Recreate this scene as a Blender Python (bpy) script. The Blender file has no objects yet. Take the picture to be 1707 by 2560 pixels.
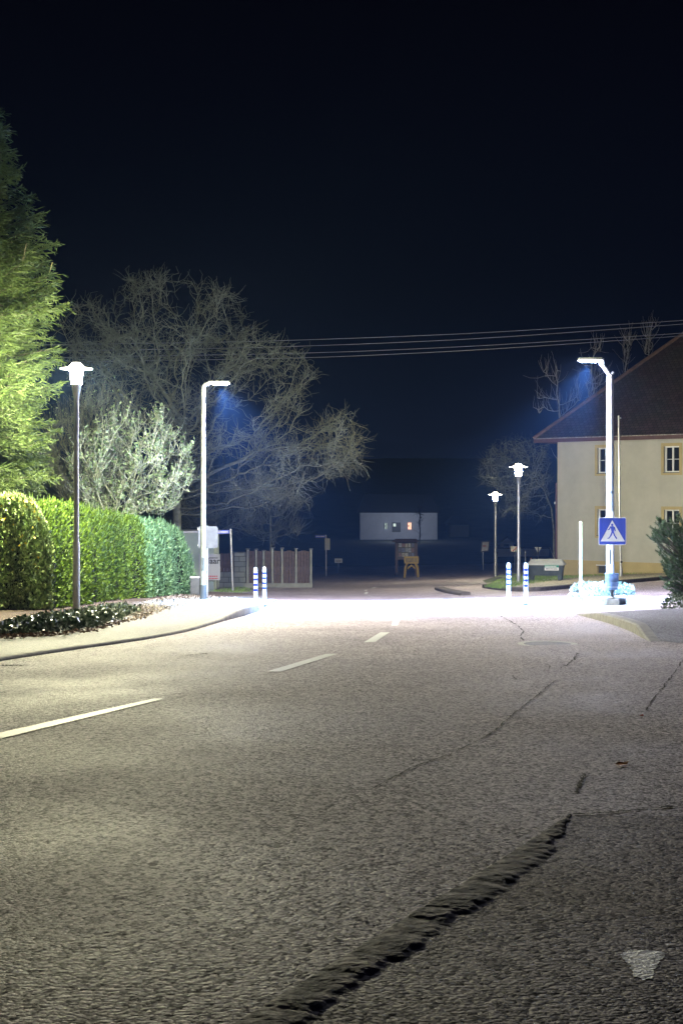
import bpy, bmesh, math, random
import numpy as np
from mathutils import Vector
random.seed(7); rng = np.random.default_rng(7)
S = bpy.context.scene; C = S.collection
# ---------------------------------------------------------------- camera, world, exposure
F = 3556.0; CX = 853.5; HZ = 1238.0; CZ = 1.15
cam_d = bpy.data.cameras.new('camera'); cam = bpy.data.objects.new('camera', cam_d); C.objects.link(cam)
cam.location = (0, 0, CZ); cam.rotation_euler = (math.radians(90), 0, 0)
cam_d.sensor_fit = 'HORIZONTAL'; cam_d.sensor_width = 24; cam_d.lens = 50
cam_d.shift_y = -(1280 - HZ) / 1707; cam_d.clip_start = .1; cam_d.clip_end = 3000
S.camera = cam
W = bpy.data.worlds.new('World'); S.world = W; W.use_nodes = True
nt = W.node_tree; nt.nodes.clear()
o_ = nt.nodes.new('ShaderNodeOutputWorld'); b_ = nt.nodes.new('ShaderNodeBackground')
tc = nt.nodes.new('ShaderNodeTexCoord'); sp = nt.nodes.new('ShaderNodeSeparateXYZ'); cr = nt.nodes.new('ShaderNodeValToRGB')
nt.links.new(tc.outputs['Generated'], sp.inputs[0]); nt.links.new(sp.outputs['Z'], cr.inputs[0])
e = cr.color_ramp.elements
e[0].position = 0.0; e[0].color = (.0012, .0024, .0075, 1)
e[1].position = .36; e[1].color = (.0003, .00025, .0012, 1)
m_ = e.new(.14); m_.color = (.0007, .0009, .0032, 1)
nt.links.new(cr.outputs[0], b_.inputs[0]); b_.inputs[1].default_value = 1.0
nt.links.new(b_.outputs[0], o_.inputs[0])
S.view_settings.view_transform = 'Standard'; S.view_settings.look = 'None'
S.view_settings.exposure = .72; S.view_settings.gamma = 1
# ---------------------------------------------------------------- geometry of the place
PY = [-50, 0, 36, 45, 55, 65, 77, 100, 130, 200, 300, 500, 1500]
PZ = [2.2, 0, -1.64, -2.05, -2.50, -3.0, -3.6, -4.35, -4.9, -4.6, 2, 14, 40]
def prof(y):
    return float(np.interp(y, PY, PZ))
def g(x, y):
    c = .045 * min(1, max(0, (y - 12) / 22)) * max(0, 1 - max(0, y - 90) / 60)
    x = max(0, min(x, 40))
    return prof(y) + c * x * x / (x + 3)
def P(px, py, Y):
    return Vector(((px - CX) / F * Y, Y, CZ - (py - HZ) / F * Y))
def G(px, py, lift=0.0):
    """point of the ground seen at this place of the photograph"""
    kx = (px - CX) / F; kz = -(py - HZ) / F
    a, b = 1.0, 400.0
    y = a
    while y < b:
        if CZ + kz * y < g(kx * y, y) + lift: break
        y += .25
    lo, hi = y - .25, y
    for _ in range(30):
        m = (lo + hi) / 2
        if CZ + kz * m < g(kx * m, m) + lift: hi = m
        else: lo = m
    return Vector((kx * lo, lo, g(kx * lo, lo) + lift))
def sc(Y): return F / Y
# ---------------------------------------------------------------- materials
def mat(name, col, rough=.8, metal=0, noise=None, nscale=6, bump=0, bscale=40, spec=.5, emis=None, estr=0, trans=0, coord='Object', island=0, col2=None, detail=6, bdist=.02, coat=0):
    m = bpy.data.materials.new(name); m.use_nodes = True
    t = m.node_tree; p = t.nodes['Principled BSDF']
    p.inputs['Base Color'].default_value = (*col, 1); p.inputs['Roughness'].default_value = rough
    p.inputs['Metallic'].default_value = metal; p.inputs['Specular IOR Level'].default_value = spec
    p.inputs['Coat Weight'].default_value = coat
    t_c = t.nodes.new('ShaderNodeTexCoord')
    if emis:
        p.inputs['Emission Color'].default_value = (*emis, 1); p.inputs['Emission Strength'].default_value = estr
    if col2:
        n = t.nodes.new('ShaderNodeTexNoise'); n.inputs['Scale'].default_value = nscale; n.inputs['Detail'].default_value = detail
        n.inputs['Roughness'].default_value = .65
        r = t.nodes.new('ShaderNodeValToRGB'); r.color_ramp.elements[0].position = .33; r.color_ramp.elements[1].position = .67
        r.color_ramp.elements[0].color = (*col, 1); r.color_ramp.elements[1].color = (*col2, 1)
        t.links.new(t_c.outputs[coord], n.inputs[0])
        out = n.outputs['Fac']
        if island:
            gm = t.nodes.new('ShaderNodeNewGeometry'); mx = t.nodes.new('ShaderNodeMix'); mx.data_type = 'FLOAT'
            mx.inputs[0].default_value = island
            t.links.new(n.outputs['Fac'], mx.inputs[2]); t.links.new(gm.outputs['Random Per Island'], mx.inputs[3]); out = mx.outputs[0]
            r.color_ramp.elements[0].position = .15; r.color_ramp.elements[1].position = .85
        t.links.new(out, r.inputs[0]); t.links.new(r.outputs[0], p.inputs['Base Color'])
    if bump:
        n = t.nodes.new('ShaderNodeTexNoise'); n.inputs['Scale'].default_value = bscale; n.inputs['Detail'].default_value = 3
        b = t.nodes.new('ShaderNodeBump'); b.inputs['Strength'].default_value = bump; b.inputs['Distance'].default_value = bdist
        t.links.new(t_c.outputs[coord], n.inputs[0]); t.links.new(n.outputs['Fac'], b.inputs['Height']); t.links.new(b.outputs[0], p.inputs['Normal'])
    return m
def asphalt(name, dark, light, tint2, grain=92, bump=1.0, spec=.4, wear=.3):
    m = bpy.data.materials.new(name); m.use_nodes = True; t = m.node_tree; p = t.nodes['Principled BSDF']
    N = t.nodes.new; L = t.links.new
    c = N('ShaderNodeTexCoord')
    v = N('ShaderNodeTexVoronoi'); v.inputs['Scale'].default_value = grain; L(c.outputs['Object'], v.inputs[0])
    vb = N('ShaderNodeTexVoronoi'); vb.inputs['Scale'].default_value = grain * .5; L(c.outputs['Object'], vb.inputs[0])
    av = N('ShaderNodeMix'); av.data_type = 'RGBA'; av.inputs[0].default_value = .5; L(v.outputs['Color'], av.inputs[6]); L(vb.outputs['Color'], av.inputs[7])
    n1 = N('ShaderNodeTexNoise'); n1.inputs['Scale'].default_value = grain * .8; n1.inputs['Detail'].default_value = 3; L(c.outputs['Object'], n1.inputs[0])
    n2 = N('ShaderNodeTexNoise'); n2.inputs['Scale'].default_value = .55; n2.inputs['Detail'].default_value = 7; n2.inputs['Roughness'].default_value = .6; L(c.outputs['Object'], n2.inputs[0])
    n3 = N('ShaderNodeTexNoise'); n3.inputs['Scale'].default_value = 9; n3.inputs['Detail'].default_value = 4; L(c.outputs['Object'], n3.inputs[0])
    r1 = N('ShaderNodeValToRGB'); L(av.outputs[2], r1.inputs[0])
    r1.color_ramp.elements[0].position = .3; r1.color_ramp.elements[0].color = (*dark, 1)
    r1.color_ramp.elements[1].position = .72; r1.color_ramp.elements[1].color = (*light, 1)
    mx = N('ShaderNodeMix'); mx.data_type = 'RGBA'; mx.blend_type = 'MULTIPLY'; mx.inputs[0].default_value = 1
    r2 = N('ShaderNodeValToRGB'); L(n2.outputs['Fac'], r2.inputs[0])
    r2.color_ramp.elements[0].position = .35; r2.color_ramp.elements[0].color = (*tint2, 1)
    r2.color_ramp.elements[1].position = .65; r2.color_ramp.elements[1].color = (1, 1, 1, 1)
    L(r1.outputs[0], mx.inputs[6]); L(r2.outputs[0], mx.inputs[7])
    mx2 = N('ShaderNodeMix'); mx2.data_type = 'RGBA'; mx2.blend_type = 'MULTIPLY'; mx2.inputs[0].default_value = wear
    L(mx.outputs[2], mx2.inputs[6]); L(n3.outputs['Fac'], mx2.inputs[7]); L(mx2.outputs[2], p.inputs['Base Color'])
    ad = N('ShaderNodeMath'); ad.operation = 'SUBTRACT'; L(n1.outputs['Fac'], ad.inputs[0])
    ml = N('ShaderNodeMath'); ml.operation = 'MULTIPLY'; ml.inputs[1].default_value = .5; L(v.outputs['Distance'], ml.inputs[0]); L(ml.outputs[0], ad.inputs[1])
    ad2 = N('ShaderNodeMath'); ad2.operation = 'SUBTRACT'; ml2 = N('ShaderNodeMath'); ml2.operation = 'MULTIPLY'; ml2.inputs[1].default_value = .9; L(vb.outputs['Distance'], ml2.inputs[0]); L(ad.outputs[0], ad2.inputs[0]); L(ml2.outputs[0], ad2.inputs[1])
    b = N('ShaderNodeBump'); b.inputs['Strength'].default_value = bump; b.inputs['Distance'].default_value = .0065
    n4 = N('ShaderNodeTexNoise'); n4.inputs['Scale'].default_value = .45; n4.inputs['Detail'].default_value = 2; L(c.outputs['Object'], n4.inputs[0])
    b0 = N('ShaderNodeBump'); b0.inputs['Strength'].default_value = .55; b0.inputs['Distance'].default_value = .10; L(n4.outputs['Fac'], b0.inputs['Height'])
    L(b0.outputs[0], b.inputs['Normal'])
    L(ad2.outputs[0], b.inputs['Height']); L(b.outputs[0], p.inputs['Normal'])
    rr = N('ShaderNodeMapRange'); L(n2.outputs['Fac'], rr.inputs[0]); rr.inputs[1].default_value = .3; rr.inputs[2].default_value = .7
    rr.inputs[3].default_value = .62; rr.inputs[4].default_value = .82; L(rr.outputs[0], p.inputs['Roughness'])
    sm = N('ShaderNodeMapRange'); sm.inputs[3].default_value = 0.02; sm.inputs[4].default_value = spec * 2.2; sm.inputs[1].default_value = .3; sm.inputs[2].default_value = .75; L(av.outputs[2], sm.inputs[0]); L(sm.outputs[0], p.inputs['Specular IOR Level'])
    return m
M = {}
M['road'] = asphalt('road asphalt', (.12, .105, .11), (.86, .75, .81), (.7, .68, .67))
M['apron'] = asphalt('apron asphalt', (.03, .024, .018), (.36, .29, .25), (.62, .56, .5), grain=92, bump=1.0, spec=.3)
M['pave'] = asphalt('sidewalk asphalt', (.16, .155, .155), (.32, .31, .31), (.7, .7, .7), grain=130, bump=.6)
M['kerb'] = mat('kerb concrete', (.16, .16, .155), .85, col2=(.33, .32, .31), nscale=7, bump=.6, bscale=60)
M['darkkerb'] = mat('old kerb stone', (.04, .035, .03), .9, col2=(.13, .11, .1), nscale=12, bump=.8, bscale=40)
M['soil'] = mat('soil', (.045, .03, .022), .95, col2=(.16, .12, .09), nscale=14, bump=1, bscale=30, bdist=.05)
M['terrain'] = mat('meadow ground', (.02, .025, .012), .95, col2=(.05, .055, .03), nscale=.4, bump=.6, bscale=8, bdist=.1)
M['paint'] = mat('road paint', (.55, .55, .52), .6, col2=(.75, .75, .72), nscale=40, bump=.4, bscale=120, bdist=.004)
M['paintold'] = mat('worn paint', (.75, .77, .77), .55, col2=(.95, .97, .97), nscale=60, bump=1, bscale=70, bdist=.02)
M['crack'] = mat('crack', (.035, .032, .030), 1, spec=.1)
M['steel'] = mat('galvanised steel', (.42, .43, .44), .42, .75, col2=(.55, .56, .57), nscale=9)
M['polewhite'] = mat('white pole', (.62, .64, .66), .45, .1, col2=(.74, .75, .76), nscale=5)
M['red'] = mat('red band', (.45, .02, .03), .5)
M['white'] = mat('white plastic', (.78, .78, .78), .5)
M['blue'] = mat('blue plastic', (.01, .03, .40), .5)
M['signblue'] = mat('sign blue', (.06, .10, .50), .35)
M['signwhite'] = mat('sign white', (.8, .8, .8), .35)
M['signback'] = mat('sign back', (.07, .075, .078), .7, .1, col2=(.13, .14, .14), nscale=6)
M['black'] = mat('black', (.02, .02, .02), .5)
M['dark'] = mat('dark grey', (.06, .065, .07), .5)
M['glow_warm'] = mat('lantern glass', (1, 1, 1), emis=(1, .95, .60), estr=6400)
M['glow_canopy'] = mat('lantern canopy glow', (1, 1, 1), emis=(1, .93, .72), estr=9)
M['glow_far'] = mat('far lantern glass', (1, 1, 1), emis=(1, .90, .62), estr=1300)
M['glow_far_canopy'] = mat('far canopy glow', (1, 1, 1), emis=(1, .9, .64), estr=25)
M['glow_led'] = mat('led panel', (1, 1, 1), emis=(.80, .80, 1), estr=6500)
M['binblue'] = mat('blue bin', (.14, .22, .40), .45, .2, col2=(.2, .3, .48), nscale=10)
M['grit'] = mat('grit bin plastic', (.045, .06, .065), .55, col2=(.065, .085, .09), nscale=5)
M['gritlid'] = mat('grit bin lid', (.16, .175, .19), .5, col2=(.24, .26, .28), nscale=8, bump=.3, bscale=20)
M['green'] = mat('green label', (.02, .30, .2), .5)
M['plaster'] = mat('plaster', (.39, .39, .35), .9, col2=(.47, .47, .42), nscale=.9, bump=.35, bscale=60, bdist=.01)
M['yellow'] = mat('yellow plaster', (.40, .33, .17), .9, col2=(.46, .38, .2), nscale=1.6, bump=.35, bscale=60, bdist=.01)
M['frame'] = mat('window frame', (.7, .71, .72), .4)
M['glass'] = mat('window glass', (.012, .016, .022), .06, spec=.8)
M['curtain'] = mat('curtain', (.1, .12, .14), .9)
M['fascia'] = mat('red brown fascia', (.075, .035, .035), .6, col2=(.10, .05, .05), nscale=4)
M['wood'] = mat('brown wood', (.07, .045, .036), .75, col2=(.13, .09, .075), nscale=7, bump=.4, bscale=20)
M['block'] = mat('concrete block', (.22, .23, .21), .9, col2=(.34, .35, .32), nscale=4, bump=.5, bscale=30)
M['palegreen'] = mat('pale green panel', (.34, .42, .36), .7, col2=(.40, .48, .42), nscale=3)
M['bark'] = mat('bark', (.085, .092, .07), .9, col2=(.19, .205, .155), nscale=5, bump=.6, bscale=30)
M['barkdark'] = mat('dark bark', (.06, .05, .04), .9, col2=(.12, .10, .08), nscale=5)
M['birch'] = mat('pale birch bark', (.35, .33, .30), .8, col2=(.5, .48, .45), nscale=4)
M['lightbark'] = mat('light shrub bark', (.28, .31, .21), .8, col2=(.42, .46, .34), nscale=6)
M['leaf'] = mat('shrub leaf', (.07, .13, .05), .45, col2=(.32, .42, .20), nscale=2, island=.7)
M['thuja'] = mat('thuja foliage', (.02, .055, .005), .6, col2=(.13, .22, .016), nscale=1.2, island=.55)
M['thujablue'] = mat('blue green conifer', (.03, .10, .035), .5, col2=(.22, .38, .17), nscale=1.5, island=.6)
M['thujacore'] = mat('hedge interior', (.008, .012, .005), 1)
M['mixleaf'] = mat('variegated leaf', (.08, .14, .04), .42, col2=(.42, .52, .24), nscale=3, island=.8)
M['yleaf'] = mat('yellow leaf', (.5, .38, .03), .5, col2=(.62, .5, .08), nscale=5)
M['spruce'] = mat('spruce needles', (.018, .042, .009), .6, col2=(.085, .125, .025), nscale=1.2, island=.5)
M['sprucetip'] = mat('spruce leader shoot', (.12, .12, .05), .7, col2=(.2, .17, .09), nscale=5)
M['pine'] = mat('pine needles', (.012, .028, .004), .5, col2=(.05, .085, .018), nscale=3, island=.6)
M['ivy'] = mat('ivy leaf', (.03, .07, .03), .32, col2=(.22, .27, .2), nscale=5, island=.8)
M['litter'] = mat('leaf litter', (.10, .05, .025), .8, col2=(.33, .22, .15), nscale=4, island=.8)
M['drylitter'] = mat('pale dry litter', (.2, .17, .14), .8, col2=(.42, .38, .34), nscale=4, island=.8)
M['flower'] = mat('silvery bedding plant', (.10, .16, .12), .5, col2=(.5, .55, .52), nscale=5, island=.8)
M['grass'] = mat('grass blades', (.08, .16, .02), .6, col2=(.20, .33, .05), nscale=1, island=.6)
M['grassbase'] = mat('grass soil', (.04, .07, .015), .95, col2=(.09, .12, .03), nscale=3, bump=.8, bscale=25, bdist=.04)
M['leafbrown'] = mat('brown dead leaf', (.75, .30, .08), .6, col2=(.9, .45, .15), nscale=30)
M['leafred'] = mat('red dead leaf', (.6, .10, .06), .7)
M['pebble'] = mat('pebble', (.20, .18, .17), .6, col2=(.62, .58, .55), nscale=8, island=.8)
M['wire'] = mat('cable', (.16, .16, .21), .5)
M['farwall'] = mat('far plaster', (.4, .42, .46), .9, col2=(.48, .5, .54), nscale=.6)
M['farroof'] = mat('far roof', (.03, .03, .035), .9)
M['warmwin'] = mat('lit window', (1, .7, .5), emis=(1, .48, .30), estr=1.6)
M['coolwin'] = mat('lit cool window', (.8, .9, .8), emis=(.7, .85, .7), estr=.45)
M['yellowpaint'] = mat('yellow paint', (.30, .20, .03), .6, col2=(.38, .27, .06), nscale=5)
M['tail'] = mat('tail lamp', (.6, .02, .02), emis=(1, .018, .004), estr=32)
M['carpaint'] = mat('dark car paint', (.03, .03, .035), .25, .3, coat=.6)
M['carglass'] = mat('car glass', (.01, .01, .012), .05, spec=.8)
M['tyre'] = mat('tyre', (.015, .015, .015), .9)
M['orange'] = mat('orange marker', (.7, .22, .05), .5)
def tile_mat():
    m = bpy.data.materials.new('clay roof tiles'); m.use_nodes = True; t = m.node_tree; p = t.nodes['Principled BSDF']; N = t.nodes.new; L = t.links.new
    c = N('ShaderNodeTexCoord'); br = N('ShaderNodeTexBrick'); L(c.outputs['UV'], br.inputs[0])
    br.inputs['Scale'].default_value = 1; br.inputs['Brick Width'].default_value = .22; br.inputs['Row Height'].default_value = .16
    br.inputs['Mortar Size'].default_value = .018; br.inputs['Mortar Smooth'].default_value = .6
    br.inputs['Color1'].default_value = (.12, .09, .085, 1); br.inputs['Color2'].default_value = (.07, .05, .045, 1); br.inputs['Mortar'].default_value = (.012, .01, .01, 1)
    n = N('ShaderNodeTexNoise'); n.inputs['Scale'].default_value = 1.2; n.inputs['Detail'].default_value = 8; L(c.outputs['Object'], n.inputs[0])
    mx = N('ShaderNodeMix'); mx.data_type = 'RGBA'; mx.blend_type = 'MULTIPLY'; mx.inputs[0].default_value = .6
    L(br.outputs['Color'], mx.inputs[6]); L(n.outputs['Color'], mx.inputs[7]); L(mx.outputs[2], p.inputs['Base Color'])
    b = N('ShaderNodeBump'); b.invert = True; b.inputs['Strength'].default_value = 1; b.inputs['Distance'].default_value = .12
    L(br.outputs['Fac'], b.inputs['Height']); L(b.outputs[0], p.inputs['Normal']); p.inputs['Roughness'].default_value = .6
    return m
M['tiles'] = tile_mat()
def cobble_mat():
    m = bpy.data.materials.new('cobble paving'); m.use_nodes = True; t = m.node_tree; p = t.nodes['Principled BSDF']; N = t.nodes.new; L = t.links.new
    c = N('ShaderNodeTexCoord'); v = N('ShaderNodeTexVoronoi'); v.feature = 'DISTANCE_TO_EDGE'; v.inputs['Scale'].default_value = 5; L(c.outputs['Object'], v.inputs[0])
    r = N('ShaderNodeValToRGB'); r.color_ramp.elements[0].color = (.06, .06, .04, 1); r.color_ramp.elements[1].color = (.34, .31, .24, 1); r.color_ramp.elements[1].position = .12
    L(v.outputs['Distance'], r.inputs[0]); L(r.outputs[0], p.inputs['Base Color'])
    b = N('ShaderNodeBump'); b.inputs['Strength'].default_value = 1; b.inputs['Distance'].default_value = .05; L(v.outputs['Distance'], b.inputs['Height']); L(b.outputs[0], p.inputs['Normal'])
    p.inputs['Roughness'].default_value = .8
    return m
M['cobble'] = cobble_mat()
# ---------------------------------------------------------------- object helpers
def link(name, me, m=None, parent=None):
    if m: me.materials.append(M[m] if isinstance(m, str) else m)
    o = bpy.data.objects.new(name, me); C.objects.link(o)
    if parent:
        o.parent = parent
    return o
def thing(name, label, cat, loc=(0, 0, 0), rz=0, group=None):
    o = bpy.data.objects.new(name, None); C.objects.link(o); o.location = loc; o.rotation_euler = (0, 0, rz); o.empty_display_size = .2
    return tag(o, label, cat, group)
def tag(o, label=None, cat=None, group=None, kind=None):
    if label: o['label'] = label
    if cat: o['category'] = cat
    if group: o['group'] = group
    if kind: o['kind'] = kind
    return o
def copy_tree(o, parent=None):
    c = o.copy(); C.objects.link(c)
    if parent: c.parent = parent
    for ch in list(o.children): copy_tree(ch, c)
    return c
def mesh(verts, faces, smooth=False):
    me = bpy.data.meshes.new('m'); me.from_pydata([tuple(v) for v in verts], [], faces); me.update()
    if smooth: me.polygons.foreach_set('use_smooth', [True] * len(me.polygons))
    return me
class MB:
    def __init__(s): s.v = []; s.f = []; s.smooth = False
    def quad(s, a, b, c, d):
        n = len(s.v); s.v += [a, b, c, d]; s.f.append((n, n + 1, n + 2, n + 3)); return s
    def poly(s, pts):
        n = len(s.v); s.v += [tuple(p) for p in pts]; s.f.append(tuple(range(n, n + len(pts)))); return s
    def box(s, x0, x1, y0, y1, z0, z1):
        n = len(s.v); s.v += [(x, y, z) for z in (z0, z1) for y in (y0, y1) for x in (x0, x1)]
        s.f += [tuple(n + i for i in q) for q in ((0, 2, 3, 1), (4, 5, 7, 6), (0, 1, 5, 4), (2, 6, 7, 3), (0, 4, 6, 2), (1, 3, 7, 5))]; return s
    def hexa(s, q):   # 8 points, bottom four then top four, both counter clockwise
        n = len(s.v); s.v += [tuple(p) for p in q]
        s.f += [tuple(n + i for i in r) for r in ((3, 2, 1, 0), (4, 5, 6, 7), (0, 1, 5, 4), (1, 2, 6, 5), (2, 3, 7, 6), (3, 0, 4, 7))]; return s
    def lathe(s, prof_, n=20, cx=0, cy=0):
        b = len(s.v); k = len(prof_)
        for r, z in prof_:
            for i in range(n):
                a = 2 * math.pi * i / n; s.v.append((cx + r * math.cos(a), cy + r * math.sin(a), z))
        for j in range(k - 1):
            for i in range(n):
                i2 = (i + 1) % n; s.f.append((b + j * n + i, b + j * n + i2, b + (j + 1) * n + i2, b + (j + 1) * n + i))
        s.f.append(tuple(b + i for i in reversed(range(n)))); s.f.append(tuple(b + (k - 1) * n + i for i in range(n))); return s
    def tube(s, pts, rad, n=8):
        pts = [Vector(p) for p in pts]; b = len(s.v)
        if not hasattr(rad, '__len__'): rad = [rad] * len(pts)
        for i, p in enumerate(pts):
            d = (pts[min(i + 1, len(pts) - 1)] - pts[max(i - 1, 0)]).normalized()
            u = d.cross(Vector((.13, .31, .94)) if abs(d.z) < .9 else Vector((1, .1, 0))).normalized(); w = d.cross(u)
            for k in range(n):
                a = 2 * math.pi * k / n; s.v.append(tuple(p + (u * math.cos(a) + w * math.sin(a)) * rad[i]))
        for j in range(len(pts) - 1):
            for i in range(n):
                i2 = (i + 1) % n; s.f.append((b + j * n + i, b + j * n + i2, b + (j + 1) * n + i2, b + (j + 1) * n + i))
        s.f.append(tuple(b + i for i in reversed(range(n)))); s.f.append(tuple(b + (len(pts) - 1) * n + i for i in range(n))); return s
    def build(s, name, m, parent=None, smooth=None, bevel=0):
        me = mesh(s.v, s.f)
        bm = bmesh.new(); bm.from_mesh(me); bmesh.ops.recalc_face_normals(bm, faces=bm.faces)
        if bevel: bmesh.ops.bevel(bm, geom=[x for x in bm.edges], offset=bevel, segments=2, affect='EDGES', profile=.6)
        bm.to_mesh(me); bm.free()
        if smooth or s.smooth:
            me.polygons.foreach_set('use_smooth', [True] * len(me.polygons))
            try: me.set_sharp_from_angle(angle=math.radians(40))
            except Exception: pass
        return link(name, me, m, parent)
def npmesh(V, nper):
    """V: (n*nper,3) array of separate polygons with nper corners"""
    n = len(V) // nper; me = bpy.data.meshes.new('m')
    me.vertices.add(len(V)); me.vertices.foreach_set('co', np.asarray(V, dtype=np.float32).ravel())
    me.loops.add(len(V)); me.loops.foreach_set('vertex_index', np.arange(len(V), dtype=np.int32))
    me.polygons.add(n); me.polygons.foreach_set('loop_start', np.arange(0, len(V), nper, dtype=np.int32))
    me.polygons.foreach_set('loop_total', np.full(n, nper, dtype=np.int32)); me.update(calc_edges=True); return me
def unit(a): return a / (np.linalg.norm(a, axis=1, keepdims=True) + 1e-9)
def leaves(pts, dirs, ln, wd, jit=.5, fold=0):
    """leaf-shaped quads: base at pts, pointing along dirs"""
    n = len(pts); d = unit(dirs + rng.normal(0, jit, (n, 3))); r = rng.normal(0, 1, (n, 3))
    w = unit(np.cross(d, r)); L_ = ln * rng.uniform(.6, 1.3, (n, 1)); w_ = wd * rng.uniform(.7, 1.2, (n, 1))
    a = pts; b = pts + d * L_ * .5 + w * w_ * .5; c = pts + d * L_; e_ = pts + d * L_ * .5 - w * w_ * .5
    return np.stack([a, b, c, e_], 1).reshape(-1, 3)
def shoots(pts, ends, r):
    """spindle-shaped needle-clad shoots, as two crossed 3-sided skins"""
    n = len(pts); d = unit(ends - pts); u = unit(np.cross(d, rng.normal(0, 1, (n, 3)))); w = np.cross(d, u)
    m = pts * .45 + ends * .55; out = []
    ring = [m + (u * math.cos(a) + w * math.sin(a)) * r for a in (0, 2.094, 4.189)]
    for i in range(3):
        a, b = ring[i], ring[(i + 1) % 3]
        out += [np.stack([pts, a, b], 1), np.stack([a, ends, b], 1)]
    return np.concatenate(out, 1).reshape(-1, 3) if False else np.stack(out, 1).reshape(-1, 3)
def tubes_np(A, B, ra, rb, n=4):
    """many separate tapered tubes in one mesh"""
    k = len(A); d = unit(B - A); ref = np.where(np.abs(d[:, 2:3]) < .9, np.array([[.1, .2, 1.]]), np.array([[1., .1, 0]]))
    u = unit(np.cross(d, ref)); w = np.cross(d, u); ang = np.arange(n) * 2 * math.pi / n
    ca = np.cos(ang)[None, :, None]; sa = np.sin(ang)[None, :, None]
    off = u[:, None] * ca + w[:, None] * sa
    r0 = A[:, None] + off * ra[:, None, None]; r1 = B[:, None] + off * rb[:, None, None]
    V = np.concatenate([r0, r1], 1).reshape(-1, 3)
    base = (np.arange(k) * 2 * n)[:, None]; i = np.arange(n); j = (i + 1) % n
    Fq = np.stack([base + i, base + j, base + n + j, base + n + i], 2).reshape(-1, 4)
    me = bpy.data.meshes.new('m'); me.vertices.add(len(V)); me.vertices.foreach_set('co', V.astype(np.float32).ravel())
    me.loops.add(Fq.size); me.loops.foreach_set('vertex_index', Fq.astype(np.int32).ravel())
    me.polygons.add(len(Fq)); me.polygons.foreach_set('loop_start', np.arange(0, Fq.size, 4, dtype=np.int32))
    me.polygons.foreach_set('loop_total', np.full(len(Fq), 4, dtype=np.int32)); me.update(calc_edges=True)
    me.polygons.foreach_set('use_smooth', np.ones(len(Fq), dtype=bool)); return me
def resample(pts, n):
    pts = [Vector(p) for p in pts]; d = [0]
    for a, b in zip(pts, pts[1:]): d.append(d[-1] + (b - a).length)
    out = []
    for i in range(n):
        s_ = d[-1] * i / (n - 1); k = max(j for j in range(len(d)) if d[j] <= s_ + 1e-9); k = min(k, len(pts) - 2)
        t = (s_ - d[k]) / max(1e-9, d[k + 1] - d[k]); out.append(pts[k].lerp(pts[k + 1], t))
    return out
def smoothline(px, n):
    """world-space curve through photo points on the ground"""
    p = [G(*q) for q in px]; p = resample(p, n)
    for _ in range(3): p = [p[0]] + [(p[i - 1] + p[i] * 2 + p[i + 1]) / 4 for i in range(1, n - 1)] + [p[-1]]
    return p
def loft(name, A, B, k, m, ha=0, hb=0, kind='structure', cat=None, crown=0):
    n = len(A); V = []; Fc = []
    fa = ha if callable(ha) else (lambda t: ha); fb = hb if callable(hb) else (lambda t: hb)
    for i in range(n):
        t = i / (n - 1)
        for j in range(k + 1):
            s_ = j / k; p = A[i].lerp(B[i], s_); h = fa(t) * (1 - s_) + fb(t) * s_ + crown * math.sin(math.pi * s_)
            V.append((p.x, p.y, g(p.x, p.y) + h))
    for i in range(n - 1):
        for j in range(k):
            a = i * (k + 1) + j; Fc.append((a, a + 1, a + k + 2, a + k + 1))
    bm = bmesh.new(); me = mesh(V, Fc, True); bm.from_mesh(me); bmesh.ops.recalc_face_normals(bm, faces=bm.faces)
    if sum(f_.normal.z for f_ in bm.faces) < 0: bmesh.ops.reverse_faces(bm, faces=bm.faces)
    bm.to_mesh(me); bm.free()
    o = link(name, me, m); o['kind'] = kind; return o
# ================================================================ THE SETTING
def grid_sheet(name, xs_of, ys, m, lift):
    V = []; Fc = []; nx = None
    for y in ys:
        xs = xs_of(y); nx = len(xs)
        for x in xs: V.append((x, y, g(x, y) + lift))
    for i in range(len(ys) - 1):
        for j in range(nx - 1):
            a = i * nx + j; Fc.append((a, a + 1, a + nx + 1, a + nx))
    return V, Fc
ysG = [-45, -20, -5] + [float(v) for v in np.arange(0, 120, 2)] + [130, 150, 175, 200, 230, 260, 300, 350, 400, 500, 700, 1000, 1500]
xsG = [-900, -400, -200, -120] + [float(v) for v in np.arange(-70, 71, 4)] + [120, 200, 400, 900]
V, Fc = grid_sheet('ground', lambda y: xsG, ysG, None, -.14)
gr = link('ground', mesh(V, Fc, True), 'terrain'); gr['kind'] = 'structure'
# gutter edge line in world space
ga = G(560, 2585); gb = G(1432, 2040)
def gut_x(y): return ga.x + (gb.x - ga.x) * (y - ga.y) / (gb.y - ga.y)
ys1 = [float(v) for v in np.linspace(-6, gb.y, 34)]
V1, F1 = grid_sheet('r', lambda y: [float(v) for v in np.linspace(-14, gut_x(y), 20)], ys1, None, 0)
ys2 = [gb.y] + [float(v) for v in np.arange(math.ceil(gb.y * 2) / 2 + .25, 60, .5)] + [float(v) for v in np.arange(60, 116, 1)]
V2, F2 = grid_sheet('r', lambda y: [-60, -30, -14] + [float(v) for v in np.arange(-13, 16, .5)] + [20, 30, 60], ys2, None, 0)
n = len(V1); road = link('road', mesh(V1 + V2, F1 + [tuple(i + n for i in f) for f in F2], True), 'road'); road['kind'] = 'structure'
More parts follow.
